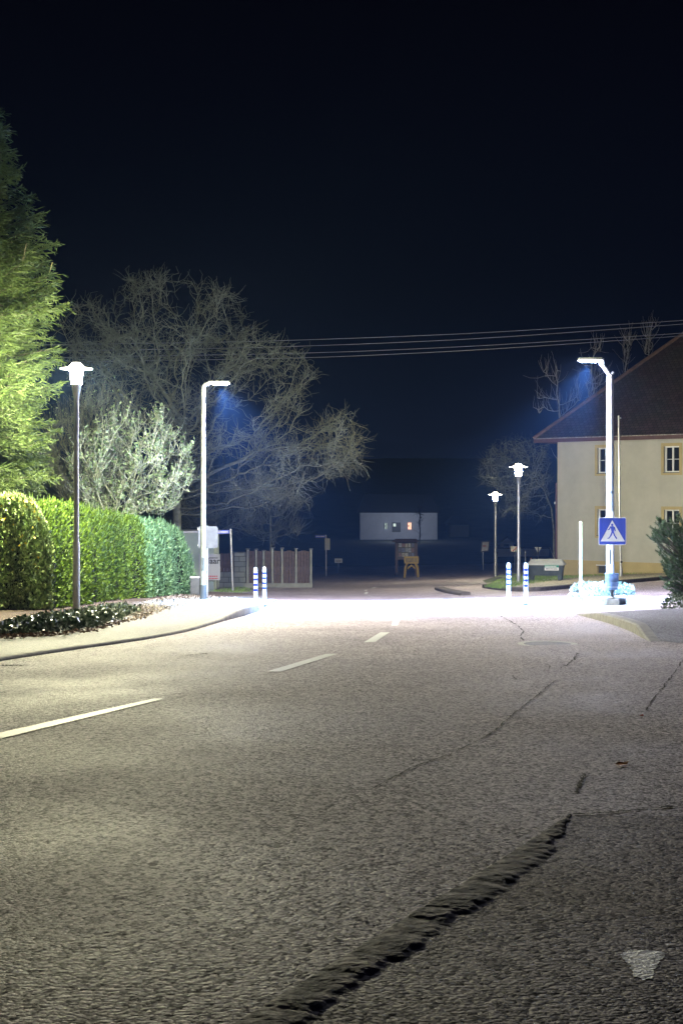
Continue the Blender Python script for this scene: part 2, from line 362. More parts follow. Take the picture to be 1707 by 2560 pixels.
# apron, a little lower than the road, near right
ys3 = [float(v) for v in np.linspace(-6, gb.y, 40)]
def ap(y): return [float(v) for v in np.linspace(gut_x(y), 12, 24)]
V3, F3 = [], []
for y in ys3:
    for j, x in enumerate(ap(y)):
        edge = (gb.y - y); dz = -.003 * min(1, edge / 1.0) if j > 0 else -.006 * min(1, edge / .6)
        V3.append((x, y, g(x, y) + dz))
for i in range(len(ys3) - 1):
    for j in range(23): a = i * 24 + j; F3.append((a, a + 1, a + 25, a + 24))
o = link('forecourt', mesh(V3, F3, True), 'apron'); o['kind'] = 'structure'
# broken granite edge: rough stones along the step, one continuous rough ridge
def gutter():
    n = 260; k = 12; V = []; Fc = []
    rs = np.random.default_rng(3); d = (gb - ga); L = d.length; dn = d.normalized(); side = Vector((dn.y, -dn.x, 0))
    cuts = []; s_ = 0; WV = [(rs.uniform(.0002, .0006), rs.uniform(-110, 110), rs.uniform(-26, 26), rs.uniform(0, 6)) for _ in range(12)]
    while s_ < L: w = rs.uniform(.13, .24); cuts.append((s_, s_ + w, rs.uniform(-.010, .010), rs.uniform(-.03, .03), rs.uniform(-.004, .005), rs.uniform(-.004, .004))); s_ += w
    for i in range(n):
        s_ = L * i / (n - 1); p = ga + dn * s_; fade = min(1, (L - s_) / 1.1 + .12)
        cc = next((c for c in cuts if c[0] <= s_ <= c[1]), cuts[-1]); u = (s_ - cc[0]) / (cc[1] - cc[0]); notch = math.sin(math.pi * min(1, max(0, u))) ** .35
        for j in range(k + 1):
            t = j / k; wdt = (.175 + cc[3]) * fade
            off = -.02 + t * wdt + (.006 * math.sin(41 * s_) + .005 * math.sin(87 * s_ + 1)) * (t > .4)
            hump = max(0, math.sin(math.pi * min(1, max(0, u)))) ** .35 * max(0, math.sin(math.pi * min(1, t * 1.12))) ** .35
            lf = sum(a_ * math.sin(fx * s_ + fy_ * t + ph) for a_, fx, fy_, ph in WV)
            h = .0 + (.0062 + cc[2] * .35 + (t - .5) * cc[4] + (u - .5) * cc[5]) * hump - .005 * max(0, t - .8) / .2 + lf * hump
            h += rs.normal(0, .0005) * (1 if 0 < j < k else .3)
            if j == 0: h = -.004
            q = p + side * off + dn * rs.normal(0, .004); V.append((q.x, q.y, g(q.x, q.y) + h))
    for i in range(n - 1):
        for j in range(k): a = i * (k + 1) + j; Fc.append((a, a + k + 1, a + k + 2, a + 1))
    gm = mat('granite setts', (.010, .006, .003), .85, col2=(.50, .45, .43), nscale=10, bump=.8, bscale=90, bdist=.004, coord='Object', detail=9)
    for nd in gm.node_tree.nodes:
        if nd.type == 'VALTORGB': nd.color_ramp.elements[0].position = .46; nd.color_ramp.elements[1].position = .60
    o = link('kerb', mesh(V, Fc, False), gm); o['kind'] = 'structure'
gutter()
# ---- left side: kerb, sidewalk, planting bed
KO = smoothline([(-260, 1700), (0, 1653), (150, 1630), (300, 1609), (400, 1594), (480, 1577), (560, 1553), (640, 1530), (690, 1504)], 60)
def hk(t): return float(np.interp(t, [0, .35, .5, .62, .8, 1], [.035, .04, .06, .15, .15, .06]))
def inset(A, d):
    out = []
    for i, p in enumerate(A):
        t = (A[min(i + 1, len(A) - 1)] - A[max(i - 1, 0)]); t.z = 0; t.normalize(); q = p + Vector((-t.y, t.x, 0)) * d; out.append(q)
    return out
KI = inset(KO, .13)
loft('kerb', KO, KO, 1, 'kerb', 0, hk) if False else None
def kerb(name, A, Bi, h, m):
    V = []; Fc = []
    n = len(A)
    for i in range(n):
        t = i / (n - 1); hh = h(t) if callable(h) else h; a = A[i]; b = Bi[i]; c = a.lerp(b, .15)
        V += [(a.x, a.y, g(a.x, a.y) - .08), (a.x, a.y, g(a.x, a.y) + hh - .02), (c.x, c.y, g(c.x, c.y) + hh), (b.x, b.y, g(b.x, b.y) + hh), (b.x, b.y, g(b.x, b.y) - .08)]
    for i in range(n - 1):
        for j in range(4): a = i * 5 + j; Fc.append((a, a + 5, a + 6, a + 1))
    Fc.append((0, 1, 2, 3, 4)); Fc.append(tuple(5 * (n - 1) + i for i in (4, 3, 2, 1, 0)))
    me = mesh(V, Fc); bm = bmesh.new(); bm.from_mesh(me); bmesh.ops.recalc_face_normals(bm, faces=bm.faces); bm.to_mesh(me); bm.free()
    o = link(name, me, m); o['kind'] = 'structure'; return o
kerb('kerb', KO, KI, hk, 'kerb')
BE = smoothline([(-260, 1618), (0, 1599), (130, 1592), (230, 1579), (300, 1561), (380, 1537), (450, 1517), (530, 1503), (640, 1497)], 60)
loft('sidewalk', KI, BE, 10, 'pave', lambda t: hk(t) - .004, .10)
BC = smoothline([(-700, 1492), (-200, 1490), (130, 1488), (230, 1486), (300, 1485), (380, 1484), (450, 1484), (530, 1487), (640, 1492)], 60)
loft('planting_bed', BE, BC, 14, 'soil', .10, .10)
rim = [BC[-1], (BC[-1] + BE[-1]) / 2, BE[-1], KI[-1], KO[-1]]
kerb('kerb', resample(BC[25:], 30), inset(resample(BC[25:], 30), -.1), .11, 'kerb')
# ---- right foreground kerb and sidewalk
RK = smoothline([(1440, 1537), (1480, 1547), (1530, 1561), (1575, 1578), (1610, 1598), (1622, 1604)], 30)
RI = inset(RK, .16)
RI = [p + Vector((0, .0, 0)) for p in RI]
kerb('kerb', RK, RI, lambda t: float(np.interp(t, [0, .25, .8, 1], [.02, .13, .15, .004])), 'kerb')
RB = resample([G(1470, 1534), G(1620, 1531), G(1800, 1529), G(1960, 1540), G(1990, 1580), G(1960, 1612), G(1800, 1613), G(1700, 1609)], 30)
loft('sidewalk', RI, RB, 12, asphalt('sidewalk grey asphalt', (.055, .055, .058), (.21, .21, .215), (.6, .6, .6)), lambda t: float(np.interp(t, [0, .25, .8, 1], [.016, .126, .146, .004])), lambda t: float(np.interp(t, [0, .2, .7, 1], [.01, .10, .06, .006])))
# ---- right far kerb, cobbles and grass
FK = smoothline([(1205, 1470), (1250, 1476), (1300, 1480), (1350, 1479), (1420, 1472), (1480, 1466), (1560, 1459), (1640, 1452), (1780, 1440)], 50)
FI = inset(FK, .16)
kerb('kerb', FK, FI, .13, 'darkkerb')
GB = resample([G(1214, 1466), G(1300, 1456), G(1340, 1459), G(1400, 1449), G(1480, 1443), G(1560, 1441), G(1640, 1436), G(1780, 1428)], 50)
loft('paving', FI, GB, 8, 'cobble', .122, .13)
GC = resample([G(1205, 1462), G(1250, 1445), G(1330, 1436), G(1393, 1430), G(1480, 1425), G(1560, 1420), G(1640, 1415), G(1780, 1405)], 50)
loft('grass_strip', GB, GC, 8, 'grassbase', .13, .16)
# small dark kerb stub on the far road
stub = smoothline([(1086, 1474), (1105, 1481), (1130, 1486), (1150, 1489)], 8)
kerb('kerb', stub, inset(stub, .3), .10, 'darkkerb')
# ---- island for the right lamp
IS = G(1497, 1494)
def island():
    V = []; c = G(1508, 1500); n = 36
    pts = [G(1421, 1500), G(1450, 1506), G(1490, 1512), G(1530, 1515), G(1562, 1513), G(1566, 1505), G(1550, 1494), G(1500, 1486), G(1450, 1486), G(1425, 1493), G(1421, 1500)]
    ring = resample(pts, n)[:-1]
    c = sum(ring, Vector()) / len(ring); n = len(ring)
    inner = [c + (p - c) * .90 for p in ring]
    V = [(p.x, p.y, g(p.x, p.y) - .05) for p in ring] + [(p.x, p.y, g(p.x, p.y) + .14) for p in ring] + [(p.x, p.y, g(p.x, p.y) + .15) for p in inner]
    Fc = []
    for i in range(n):
        j = (i + 1) % n; Fc += [(i, j, n + j, n + i), (n + i, n + j, 2 * n + j, 2 * n + i)]
    o = link('kerb', mesh(V, Fc), 'kerb'); o['kind'] = 'structure'
    me = mesh([(p.x, p.y, g(p.x, p.y) + .146) for p in inner], [tuple(range(n))]); o = link('island_bed', me, 'soil'); o['kind'] = 'structure'
    return c, ring
ISC, ISR = island()
# ---- markings
def ribbon(name, A, B, m, lift=.005, k=1, kind='structure'):
    return loft(name, A, B, k, m, lift, lift, kind)
dashes = [[(-120, 1861), (385, 1748), (411, 1749), (-110, 1876)], [(668, 1680), (815, 1636), (844, 1636), (702, 1681)], [(909, 1607), (950, 1582), (974, 1582), (938, 1606)],
          [(977, 1565), (984, 1550), (1000, 1550), (994, 1565)], [(984, 1540), (985, 1529), (997, 1529), (999, 1540)],
          [(922, 1490), (913, 1487), (927, 1491), (940, 1496)], [(909, 1484), (915, 1480), (921, 1481), (917, 1486)], [(909, 1477), (914, 1475), (920, 1475), (915, 1478)], [(926, 1471), (935, 1468), (944, 1468), (935, 1471)]]
for q in dashes:
    a, b, c, d = [G(*p) for p in q]
    ribbon('road_marking', resample([a, b], 14), resample([d, c], 14), 'paint', .006)
def crack(px, w, seed):
    r = np.random.default_rng(seed); n = max(14, len(px) * 12); A = resample([G(*q) for q in px], n); L = []; R = []
    off = 0
    for i, p in enumerate(A):
        sc_ = 1.0 * p.y / F * 9
        q = p + Vector((r.normal(0, .35), r.normal(0, 1.2), 0)) * sc_ * .35
        ww = w * r.uniform(.15, 1.5) * (0.05 if i in (0, n - 1) else 1)
        if r.random() < .12: ww *= .1
        L.append(q + Vector((-ww * .4, ww * .6, 0))); R.append(q - Vector((-ww * .4, ww * .6, 0)))
    return ribbon('road_crack', L, R, 'crack', .005)
crack([(1440, 1985), (1450, 1960), (1462, 1935)], .02, 1)
crack([(1390, 1700), (1340, 1742), (1290, 1780), (1240, 1825), (1210, 1845), (1140, 1880)], .010, 2)
crack([(1130, 1885), (1030, 1920), (920, 1980)], .009, 22)
crack([(1445, 1632), (1430, 1655), (1400, 1672)], .02, 3)
crack([(1315, 1645), (1345, 1655), (1375, 1665), (1370, 1676)], .011, 4)
crack([(1250, 1540), (1290, 1562), (1310, 1580), (1300, 1592), (1310, 1606)], .03, 5)
crack([(1180, 1590), (1240, 1600)], .02, 6)
crack([(1370, 1622), (1400, 1632)], .02, 7)
crack([(1280, 1690), (1290, 1700)], .02, 8)
crack([(1707, 1652), (1680, 1690), (1640, 1740), (1610, 1780)], .012, 9)
crack([(1432, 2038), (1520, 2034), (1610, 2024), (1760, 2012)], .02, 10)
crack([(1640, 1610), (1780, 1612)], .012, 11)
crack([(460, 1640), (500, 1636), (540, 1634)], .03, 13)
crack([(0, 1665), (60, 1664)], .08, 14)
# worn white blot on the forecourt
def blot():
    r = np.random.default_rng(5); ctr = G(1607, 2408); base = [(1555, 2383), (1580, 2374), (1625, 2376), (1668, 2380), (1652, 2395), (1640, 2415), (1632, 2445), (1610, 2450), (1585, 2440), (1572, 2415), (1560, 2398)]
    pts = resample([G(*q) for q in base + base[:1]], 90)[:-1]; V = [(ctr.x, ctr.y, g(ctr.x, ctr.y) - .0012)]
    for p in pts:
        q = p + Vector((r.normal(0, .004), r.normal(0, .006), 0)); V.append((q.x, q.y, g(q.x, q.y) - .0012))
    n = len(pts); o = link('paint_blot', mesh(V, [(0, (i + 1) % n + 1, i + 1) for i in range(n)]), 'paintold'); o['kind'] = 'structure'
blot()
# manhole cover flush in the road
mh = G(1368, 1611)
o = thing('manhole_cover', 'round iron manhole cover set in the asphalt of the right lane', 'manhole cover', (mh.x, mh.y, mh.z))
b = MB()
for r0, r1 in ((.32, .40),):
    for i in range(40):
        a0 = 2 * math.pi * i / 40; a1 = 2 * math.pi * (i + 1) / 40; z = .008
        b.quad((r0 * math.cos(a0), r0 * math.sin(a0), z), (r1 * math.cos(a0), r1 * math.sin(a0), z), (r1 * math.cos(a1), r1 * math.sin(a1), z), (r0 * math.cos(a1), r0 * math.sin(a1), z))
b.build('frame', mat('light concrete ring', (.4, .4, .36), .8, col2=(.75, .75, .7), nscale=30), o)
MB().lathe([(.315, -.02), (.315, .006)], 36).build('cover', mat('iron', (.07, .07, .07), .7, .1, col2=(.2, .2, .2), nscale=25, bump=1, bscale=50), o)
# loose grit and leaves
def pebbles():
    V = []; r = np.random.default_rng(9)
    spots = []
    for _ in range(150):
        t = r.uniform(0, 1); p = ga.lerp(gb, t); spots.append((p.x - abs(r.normal(0, .45)), p.y + r.normal(0, .25), r.uniform(.0022, .006)))
    for _ in range(110): spots.append((r.uniform(-.2, 3), r.uniform(3.5, 14), r.uniform(.002, .005)))
    for _ in range(160): y = r.uniform(7, 26); spots.append((y * r.uniform(.05, .24), y, r.uniform(.003, .008)))
    Vv = []; Fc = []
    for x, y, s_ in spots:
        inap = y < gb.y and x > gut_x(y)
        z = g(x, y) + (-.003 if inap else 0) + s_ * .4; k = len(Vv)
        dirs = [(1, 0, 0), (0, 1, 0), (-1, 0, 0), (0, -1, 0), (0, 0, 1), (0, 0, -1)]
        for d in dirs: q = r.uniform(.6, 1.2); Vv.append((x + d[0] * s_ * q, y + d[1] * s_ * q, z + d[2] * s_ * q * .7))
        for a, b2 in ((0, 1), (1, 2), (2, 3), (3, 0)): Fc += [(k + a, k + b2, k + 4), (k + b2, k + a, k + 5)]
    o = link('gravel', mesh(Vv, Fc), 'pebble'); tag(o, 'loose pale grit scattered over the asphalt', 'gravel', kind='stuff')
pebbles()
def deadleaf(px, py, size, m, label, rz):
    p = G(px, py); V = [(-.5, 0, .05), (-.2, .22, .18), (.2, .25, .1), (.5, .05, .2), (.25, -.2, .05), (-.15, -.25, .15), (0, 0, 0)]
    me = mesh([(x * size, y * size, z * size + .006) for x, y, z in V], [(6, i, (i + 1) % 6) for i in range(6)])
    o = link('fallen_leaf', me, m); o.location = (p.x, p.y, p.z); o.rotation_euler.z = rz; tag(o, label, 'leaf')
deadleaf(1555, 1915, .085, 'leafbrown', 'curled orange brown dead leaf lying on the right side of the road', .3)
deadleaf(1604, 1793, .06, 'leafred', 'small dark red dead leaf lying near the right edge of the road', 1)

# ================================================================ LAMPS
def post_lantern(px, py, label, power, top, Yfix=None):
    p = P(px, py, Yfix) if Yfix else G(px, py, .08)
    s_ = sc(p.y); H = (py - top) / s_
    o = thing('street_lamp', label, 'street lamp', tuple(p), 0, 'post top lanterns along the street')
    MB().lathe([(.075, 0), (.072, 1.4), (.055, 1.45), (.05, H - .72)], 18).build('pole', 'steel', o, True)
    MB().lathe([(.05, H - .72), (.055, H - .7), (.105, H - .42), (.115, H - .41)], 20).build('neck', 'steel', o, True)
    MB().lathe([(.11, H - .408), (.125, H - .25), (.138, H - .112)], 12).build('lantern_glass', power, o, True)
    MB().lathe([(.14, H - .108), (.325, H - .100), (.33, H - .088), (.17, H - .062), (.13, H - .02), (.08, H + .03)], 28).build('canopy', 'glow_canopy' if power == 'glow_warm' else 'glow_far_canopy', o, True)
    MB().box(-.03, .03, -.078, -.06, 3.1, 3.3).build('fuse_cover', 'steel', o)
    return o, p
_, LP1 = post_lantern(191, 1531, 'tall steel post-top street lamp beside the green hedge on the left, nearest lantern', 'glow_warm', 910)
_, LP2 = post_lantern(1296, 1467, 'steel post-top street lamp on the grass left of the grit bin', 'glow_far', 1161, 52)
_, LP3 = post_lantern(1238, 1453, 'farthest post-top street lamp, lower one beside a bare curly tree', 'glow_far', 1232, 72)
def led_lamp(px, py, H, side, label, band):
    p = G(px, py, .12); H = (py - H) / sc(p.y)
    o = thing('led_street_lamp', label, 'street lamp', tuple(p), 0, 'white led lamps lighting the pedestrian crossing')
    MB().lathe([(.085 if band else .10, 0), (.08 if band else .095, .1), (.050 if band else .080, H - .1), (.048 if band else .06, H)], 20).build('pole', 'steel' if band else 'polewhite', o, True)
    MB().lathe([(.092 if band else .105, 0), (.088 if band else .102, .38)], 20).build('base_sleeve', 'dark' if band else 'polewhite', o, True)
    sx = side
    MB().box(-.035, .035, -.092 if band else -.102, -.06, .75, 1.10).build('access_door', 'signback', o, bevel=.004)
    MB().lathe([(.076 if band else .094, 2.4), (.076 if band else .094, 2.46)], 18).build('strap', 'steel', o, True)
    if band:
        MB().tube([(0, 0, H), (sx * .06, 0, H + .06), (sx * .16, 0, H + .085)], .045, 10).build('arm', 'polewhite', o, True)
        hx = sx * .20; hz = H + .11
    else:
        MB().tube([(0, 0, H), (sx * .05, 0, H + .06), (sx * .20, 0, H + .28)], .045, 10).build('arm', 'polewhite', o, True)
        hx = sx * .26; hz = H + .38
        MB().lathe([(.04, H + .02), (.05, H + .06), (.02, H + .1)], 10, -sx * .06).build('sensor', 'dark', o, True)
        MB().box(sx * .2 - .05, sx * .2 + .05, -.05, .05, H + .24, H + .40).build('joint', 'polewhite', o, bevel=.01)
    a, b_ = sorted((hx - sx * .08, hx + sx * .50))
    MB().hexa([(a, -.13, hz - .035), (b_, -.13, hz - .035), (b_, .13, hz - .035), (a, .13, hz - .035), (a + .03, -.10, hz + .035), (b_ - .03, -.10, hz + .035), (b_ - .03, .10, hz + .035), (a + .03, .10, hz + .035)]).build('lamp_head', 'polewhite', o, bevel=.008)
    c_ = hx + sx * .24
    MB().box(c_ - .17, c_ + .17, -.09, .09, hz - .062, hz - .04).build('led_panel', 'glow_led', o)
    return o, p, Vector((c_, 0, hz - .09))
_, LL, lh1 = led_lamp(508, 1499, 966, 1, 'white led crossing lamp with dark base sleeve behind the left kerb', True)
_, RL, rh1 = led_lamp(1525, 1490, 938, -1, 'white led crossing lamp with angled arm rising from the planted island', False)
def spot(loc, target, power, size, blend, col, rad=.12):
    d = bpy.data.lights.new('led_light', 'SPOT'); d.energy = power; d.spot_size = math.radians(size); d.spot_blend = blend; d.color = col; d.shadow_soft_size = rad
    o = bpy.data.objects.new('led_light', d); C.objects.link(o); o.location = loc
    o.rotation_euler = (Vector(target) - Vector(loc)).to_track_quat('-Z', 'Y').to_euler(); return o
LEDC = (.30, .58, 1.0)
xc = G(960, 1518)
spot(LL + lh1, (LL.x + 2.8, LL.y - 1.6, LL.z), 48000, 88, .9, LEDC)
spot(RL + rh1, (RL.x - 2.6, RL.y + .5, RL.z), 48000, 88, .9, LEDC)

# ================================================================ SIGNS AND STREET FURNITURE
def sign_strokes(o, x0, x1, z0, z1, rows, m, y=-.006, seed=1, name='lettering'):
    """tiny unreadable lines of lettering"""
    r = np.random.default_rng(seed); b = MB(); hh = (z1 - z0) / rows
    for k in range(rows):
        x = x0; zc = z1 - hh * (k + .5)
        while x < x1 - .01:
            w = min(r.uniform(.015, .05) * (x1 - x0) / .5, x1 - x); b.box(x, x + w, y - .001, y, zc - hh * .27, zc + hh * .27); x += w + .012 * (x1 - x0) / .5
    return b.build(name, m, o)
# bollards
def bollard(px, py, label):
    p = G(px, py, .03)
    o = thing('bollard', label, 'bollard', tuple(p), 0, 'white bollards with blue rings at the crossing'); H = .95
    MB().lathe([(.045, 0), (.045, H - .05), (.035, H - .01), (.01, H)], 18).build('post', 'white', o, True)
    MB().lathe([(.075, 0), (.07, .03), (.046, .035)], 18).build('foot', 'dark', o, True)
    for z in (.80, .68, .56, .44): MB().lathe([(.047, z - .028), (.047, z + .028)], 18).build('blue_ring', 'blue', o, True)
bollard(639, 1524, 'left one of the two white blue-ringed bollards at the kerb corner')
bollard(661, 1516, 'right one of the two white blue-ringed bollards at the kerb corner')
bollard(1271, 1507, 'white blue-ringed bollard between the grassy corner and the crossing')
bollard(1314, 1513, 'white blue-ringed bollard directly left of the grit bin')
# crossing sign on its own post
p = G(1529, 1496, .12)
o = thing('crossing_sign', 'square blue pedestrian crossing sign with white triangle on its post', 'road sign', (p.x, p.y - .12, p.z))
MB().lathe([(.032, 0), (.03, 1.95)], 14).build('post', 'polewhite', o, True)
s_ = sc(p.y - .12); w = .62; zc = (1487 - 1328) / s_ ; x0 = (1527 - 1529) / s_
zc = (CZ - (1328 - HZ) / F * (p.y - .12)) - p.z
def rrect(x0, x1, z0, z1, r, y0, y1, n=5):
    out = []
    for cx, cz, a0 in ((x1 - r, z1 - r, 0), (x0 + r, z1 - r, 90), (x0 + r, z0 + r, 180), (x1 - r, z0 + r, 270)):
        for i in range(n): a = math.radians(a0 + 90 * i / (n - 1)); out.append((cx + r * math.cos(a), cz + r * math.sin(a)))
    b = MB(); k = len(out); b.v = [(x, y0, z) for x, z in out] + [(x, y1, z) for x, z in out]
    b.f = [tuple(range(k)), tuple(range(k, 2 * k))[::-1]] + [(i, (i + 1) % k, k + (i + 1) % k, k + i) for i in range(k)]; return b
rrect(x0 - w / 2, x0 + w / 2, zc - w / 2, zc + w / 2, .035, -.045, -.035).build('plate', 'signwhite', o)
rrect(x0 - w / 2 + .016, x0 + w / 2 - .016, zc - w / 2 + .016, zc + w / 2 - .016, .025, -.049, -.046).build('blue_field', 'signblue', o)
def S2(u, v, y): return (x0 + (u - 1002.5) / 195 * w, y, zc - (v - 400) / 195 * w)
b = MB(); b.poly([S2(1001, 322, -.052), S2(918, 472, -.052), S2(1090, 472, -.052)]); b.build('triangle', 'signwhite', o)
b = MB(); y_ = -.055
b.poly([S2(1000 + 8 * math.cos(a), 355 + 9 * math.sin(a), y_) for a in [i * .6283 for i in range(10)]])
for q in ([(992, 365), (1008, 364), (1017, 372), (1012, 405), (996, 406), (989, 372)], [(992, 368), (984, 388), (969, 394), (967, 388), (978, 382), (986, 364)],
          [(1009, 365), (1020, 372), (1025, 398), (1019, 401), (1013, 378)], [(996, 404), (1006, 406), (996, 430), (980, 452), (966, 453), (968, 447), (977, 445), (986, 428)], [(1002, 405), (1012, 404), (1022, 430), (1036, 449), (1032, 456), (1026, 451), (1013, 432)]):
    b.poly([S2(u, v, y_) for u, v in q])
b.build('walking_figure', 'signblue', o)
# bin
yb = p.y - .30; sb = sc(yb); cxb = (1529 - CX) / F * yb; zt = CZ - (1438 - HZ) / sb; zb = CZ - (1474 - HZ) / sb
o = thing('litter_bin', 'round dented blue grey litter bin fixed low on the lamp pole island', 'bin', (cxb, yb, zb - .14))
MB().lathe([(.125, .14), (.14, .17), (.143, .3), (.147, .31), (.143, .32), (.143, .46), (.15, .47)], 24).build('body', 'binblue', o, True)
MB().lathe([(.15, .47), (.155, .485), (.15, .50), (.12, .505), (.11, .49)], 24).build('rim', 'binblue', o, True)
MB().lathe([(.03, -.02), (.03, .06), (.08, .14)], 12).build('stem', 'dark', o, True)
b = MB()
for i in range(9):
    a = math.radians(225 + i * 12); b.box(.144 * math.cos(a) - .006, .144 * math.cos(a) + .006, .146 * math.sin(a) - .004, .146 * math.sin(a) + .004, .19, .215)
b.build('sticker', 'signwhite', o)
# white and yellow marker post
p = G(1451, 1487, .1)
o = thing('marker_post', 'thin white delineator post with yellow top on the planted island', 'marker post', tuple(p)); H = (1487 - 1304) / sc(p.y)
MB().lathe([(.034, 0), (.034, H * .74)], 12).build('post', 'white', o, True)
MB().lathe([(.035, H * .741), (.035, H)], 12).build('yellow_top', mat('pale yellow', (.75, .62, .3), .5), o, True)
# island plants
def cluster(n, c, rx, ry, hz, ln, wd, z0=0):
    a = rng.uniform(0, 2 * math.pi, n); r = np.sqrt(rng.uniform(0, 1, n)); x = c[0] + rx * r * np.cos(a); y = c[1] + ry * r * np.sin(a)
    h = rng.uniform(0, 1, n) * hz * np.sqrt(np.maximum(0, 1 - r ** 2 * .8)); z = np.array([g(float(u), float(v)) for u, v in zip(x, y)]) + z0 + h
    pts = np.stack([x, y, z], 1); d = np.stack([np.cos(a) * r, np.sin(a) * r, np.full(n, .7)], 1); return leaves(pts, d, ln, wd, .6)
def patch_plant(name, px, py, n, rx, ry, hz, ln, wd, m, label, cat, group=None, z0=.14):
    c = G(px, py); me = npmesh(cluster(n, (c.x, c.y), rx, ry, hz, ln, wd, z0), 4)
    o = link(name, me, m); tag(o, label, cat, group); return o
patch_plant('bedding_plant', 1537, 1503, 1500, .42, .35, .30, .07, .035, 'flower', 'dark-centred silvery clump at the foot of the litter bin', 'plant', 'plants on the lamp island')
patch_plant('bedding_plant', 1498, 1497, 1200, .38, .35, .26, .07, .04, 'flower', 'pale silvery clump in the middle of the island, left of the lamp pole', 'plant', 'plants on the lamp island')
patch_plant('bedding_plant', 1462, 1492, 1000, .35, .35, .25, .07, .04, 'flower', 'pale silvery clump around the thin marker post', 'plant', 'plants on the lamp island')
patch_plant('ground_cover', 1505, 1504, 2500, .75, .45, .06, .06, .03, 'flower', 'low carpet of silvery leaves over the island', 'ground cover').__setitem__('kind', 'stuff')
# grit bin
p = G(1363, 1452, .12); s_ = sc(p.y); w = 88 / s_; d_ = .75; H = 50 / s_
o = thing('grit_bin', 'dark grey grit container on four short legs with green label beside the yellow house', 'grit bin', (p.x, p.y - .2, p.z), math.radians(-14))
lx = w / 2; lg = .22
MB().hexa([(-lx * .92, -d_ * .42, lg), (lx * .92, -d_ * .42, lg), (lx * .92, d_ * .42, lg), (-lx * .92, d_ * .42, lg), (-lx, -d_ / 2, H - .14), (lx, -d_ / 2, H - .14), (lx, d_ / 2, H - .14), (-lx, d_ / 2, H - .14)]).build('body', 'grit', o, bevel=.02)
MB().hexa([(-lx - .06, -d_ / 2 - .06, H - .137), (lx + .06, -d_ / 2 - .06, H - .137), (lx + .06, d_ / 2 + .05, H - .137), (-lx - .06, d_ / 2 + .05, H - .137), (-lx - .03, -d_ / 2 - .03, H - .10), (lx + .03, -d_ / 2 - .03, H - .10), (lx - .1, d_ / 2, H + .06), (-lx + .1, d_ / 2, H + .06)]).build('lid', 'gritlid', o, bevel=.012)
for sx in (-1, 1):
    for sy in (-1, 1):
        cx, cy = sx * lx * .8, sy * d_ * .36
        MB().hexa([(cx - .05, cy - .05, 0), (cx + .05, cy - .05, 0), (cx + .05, cy + .05, 0), (cx - .05, cy + .05, 0), (cx - .08, cy - .07, lg + .02), (cx + .08, cy - .07, lg + .02), (cx + .08, cy + .07, lg + .02), (cx - .08, cy + .07, lg + .02)]).build('leg', 'grit', o)
yf = -d_ * .475 - .025
MB().box(-.02, .50, yf - .006, yf, .53, .66).build('label_panel', 'green', o)
q = MB().box(-.02, .50, yf - .006, yf, .42, .528).build('label_panel', 'signwhite', o)
sign_strokes(o, .0, .42, .54, .65, 2, 'signwhite', yf - .007, 4); sign_strokes(o, .02, .46, .44, .51, 1, 'dark', yf - .007, 5)
# left signs
p = G(518, 1493, .1)
o = thing('road_sign', 'grey unprinted back of a large sign on a steel post beside the hedge', 'road sign', tuple(p)); s_ = sc(p.y)
MB().lathe([(.035, 0), (.035, (1497 - 1318) / s_)], 12).build('post', 'steel', o, True)
rrect(-22 / s_, 27 / s_, (1497 - 1374) / s_, (1497 - 1320) / s_, .06, -.07, -.045).build('plate', 'signback', o)
for u in (1324, 1365): MB().box(-24 / s_, 27 / s_, -.044, -.034, (1497 - u - 4) / s_, (1497 - u) / s_).build('bracket', 'steel', o)
p = G(582, 1479, .05)
o = thing('street_name_sign', 'blue street name sign on a leaning steel post left of the block pillar', 'street sign', tuple(p)); s_ = sc(p.y); H = (1479 - 1322) / s_
MB().tube([(0, 0, 0), (-6 / s_, 0, H)], .036, 12).build('post', 'steel', o, True)
xx = -6 / s_
MB().hexa([(xx - 34 / s_, -.02, H - 13 / s_), (xx - .03, -.02, H - 12 / s_), (xx - .03, .0, H - 12 / s_), (xx - 34 / s_, 0, H - 13 / s_), (xx - 34 / s_, -.02, H - 4 / s_), (xx - .03, -.02, H - 2.5 / s_), (xx - .03, 0, H - 2.5 / s_), (xx - 34 / s_, 0, H - 4 / s_)]).build('plate', 'signblue', o)
sign_strokes(o, xx - 31 / s_, xx - .09, H - 11 / s_, H - 5 / s_, 1, 'signwhite', -.025, 6)
# hair salon board
def text(body, size, m, parent, loc, name='lettering', bold=0):
    c = bpy.data.curves.new('t', 'FONT'); c.body = body; c.size = size; c.extrude = .002; c.offset = bold; c.align_x = 'LEFT'
    t = bpy.data.objects.new('t', c); C.objects.link(t); dg = bpy.context.evaluated_depsgraph_get(); dg.update()
    me = bpy.data.meshes.new_from_object(t.evaluated_get(dg)); bpy.data.objects.remove(t)
    for v in me.vertices: v.co = (v.co.x, -v.co.z, v.co.y)
    o = link(name, me, m, parent); o.location = loc; return o
p = G(527, 1478, .0); s_ = sc(p.y)
o = thing('shop_board', 'pale grey standing advertising board reading aar in black behind the lamp pole', 'sign board', tuple(p))
def zz(y): return (1478 - y) / s_
def xx_(x): return (x - 527) / s_
MB().box(xx_(497), xx_(550), 0, .04, zz(1451), zz(1385)).build('panel', mat('pale board', (.42, .43, .47), .6), o, bevel=.008)
for x in (503, 543): MB().box(xx_(x) - .02, xx_(x) + .02, .005, .035, 0, zz(1451)).build('leg', 'dark', o)
text('Haar', .30, 'black', o, (xx_(509.0), -.004, zz(1409)), bold=.008)
sign_strokes(o, xx_(522), xx_(545), zz(1398), zz(1392), 1, 'dark', -.004, 8)
sign_strokes(o, xx_(505), xx_(545), zz(1449), zz(1438), 2, 'red', -.004, 9)
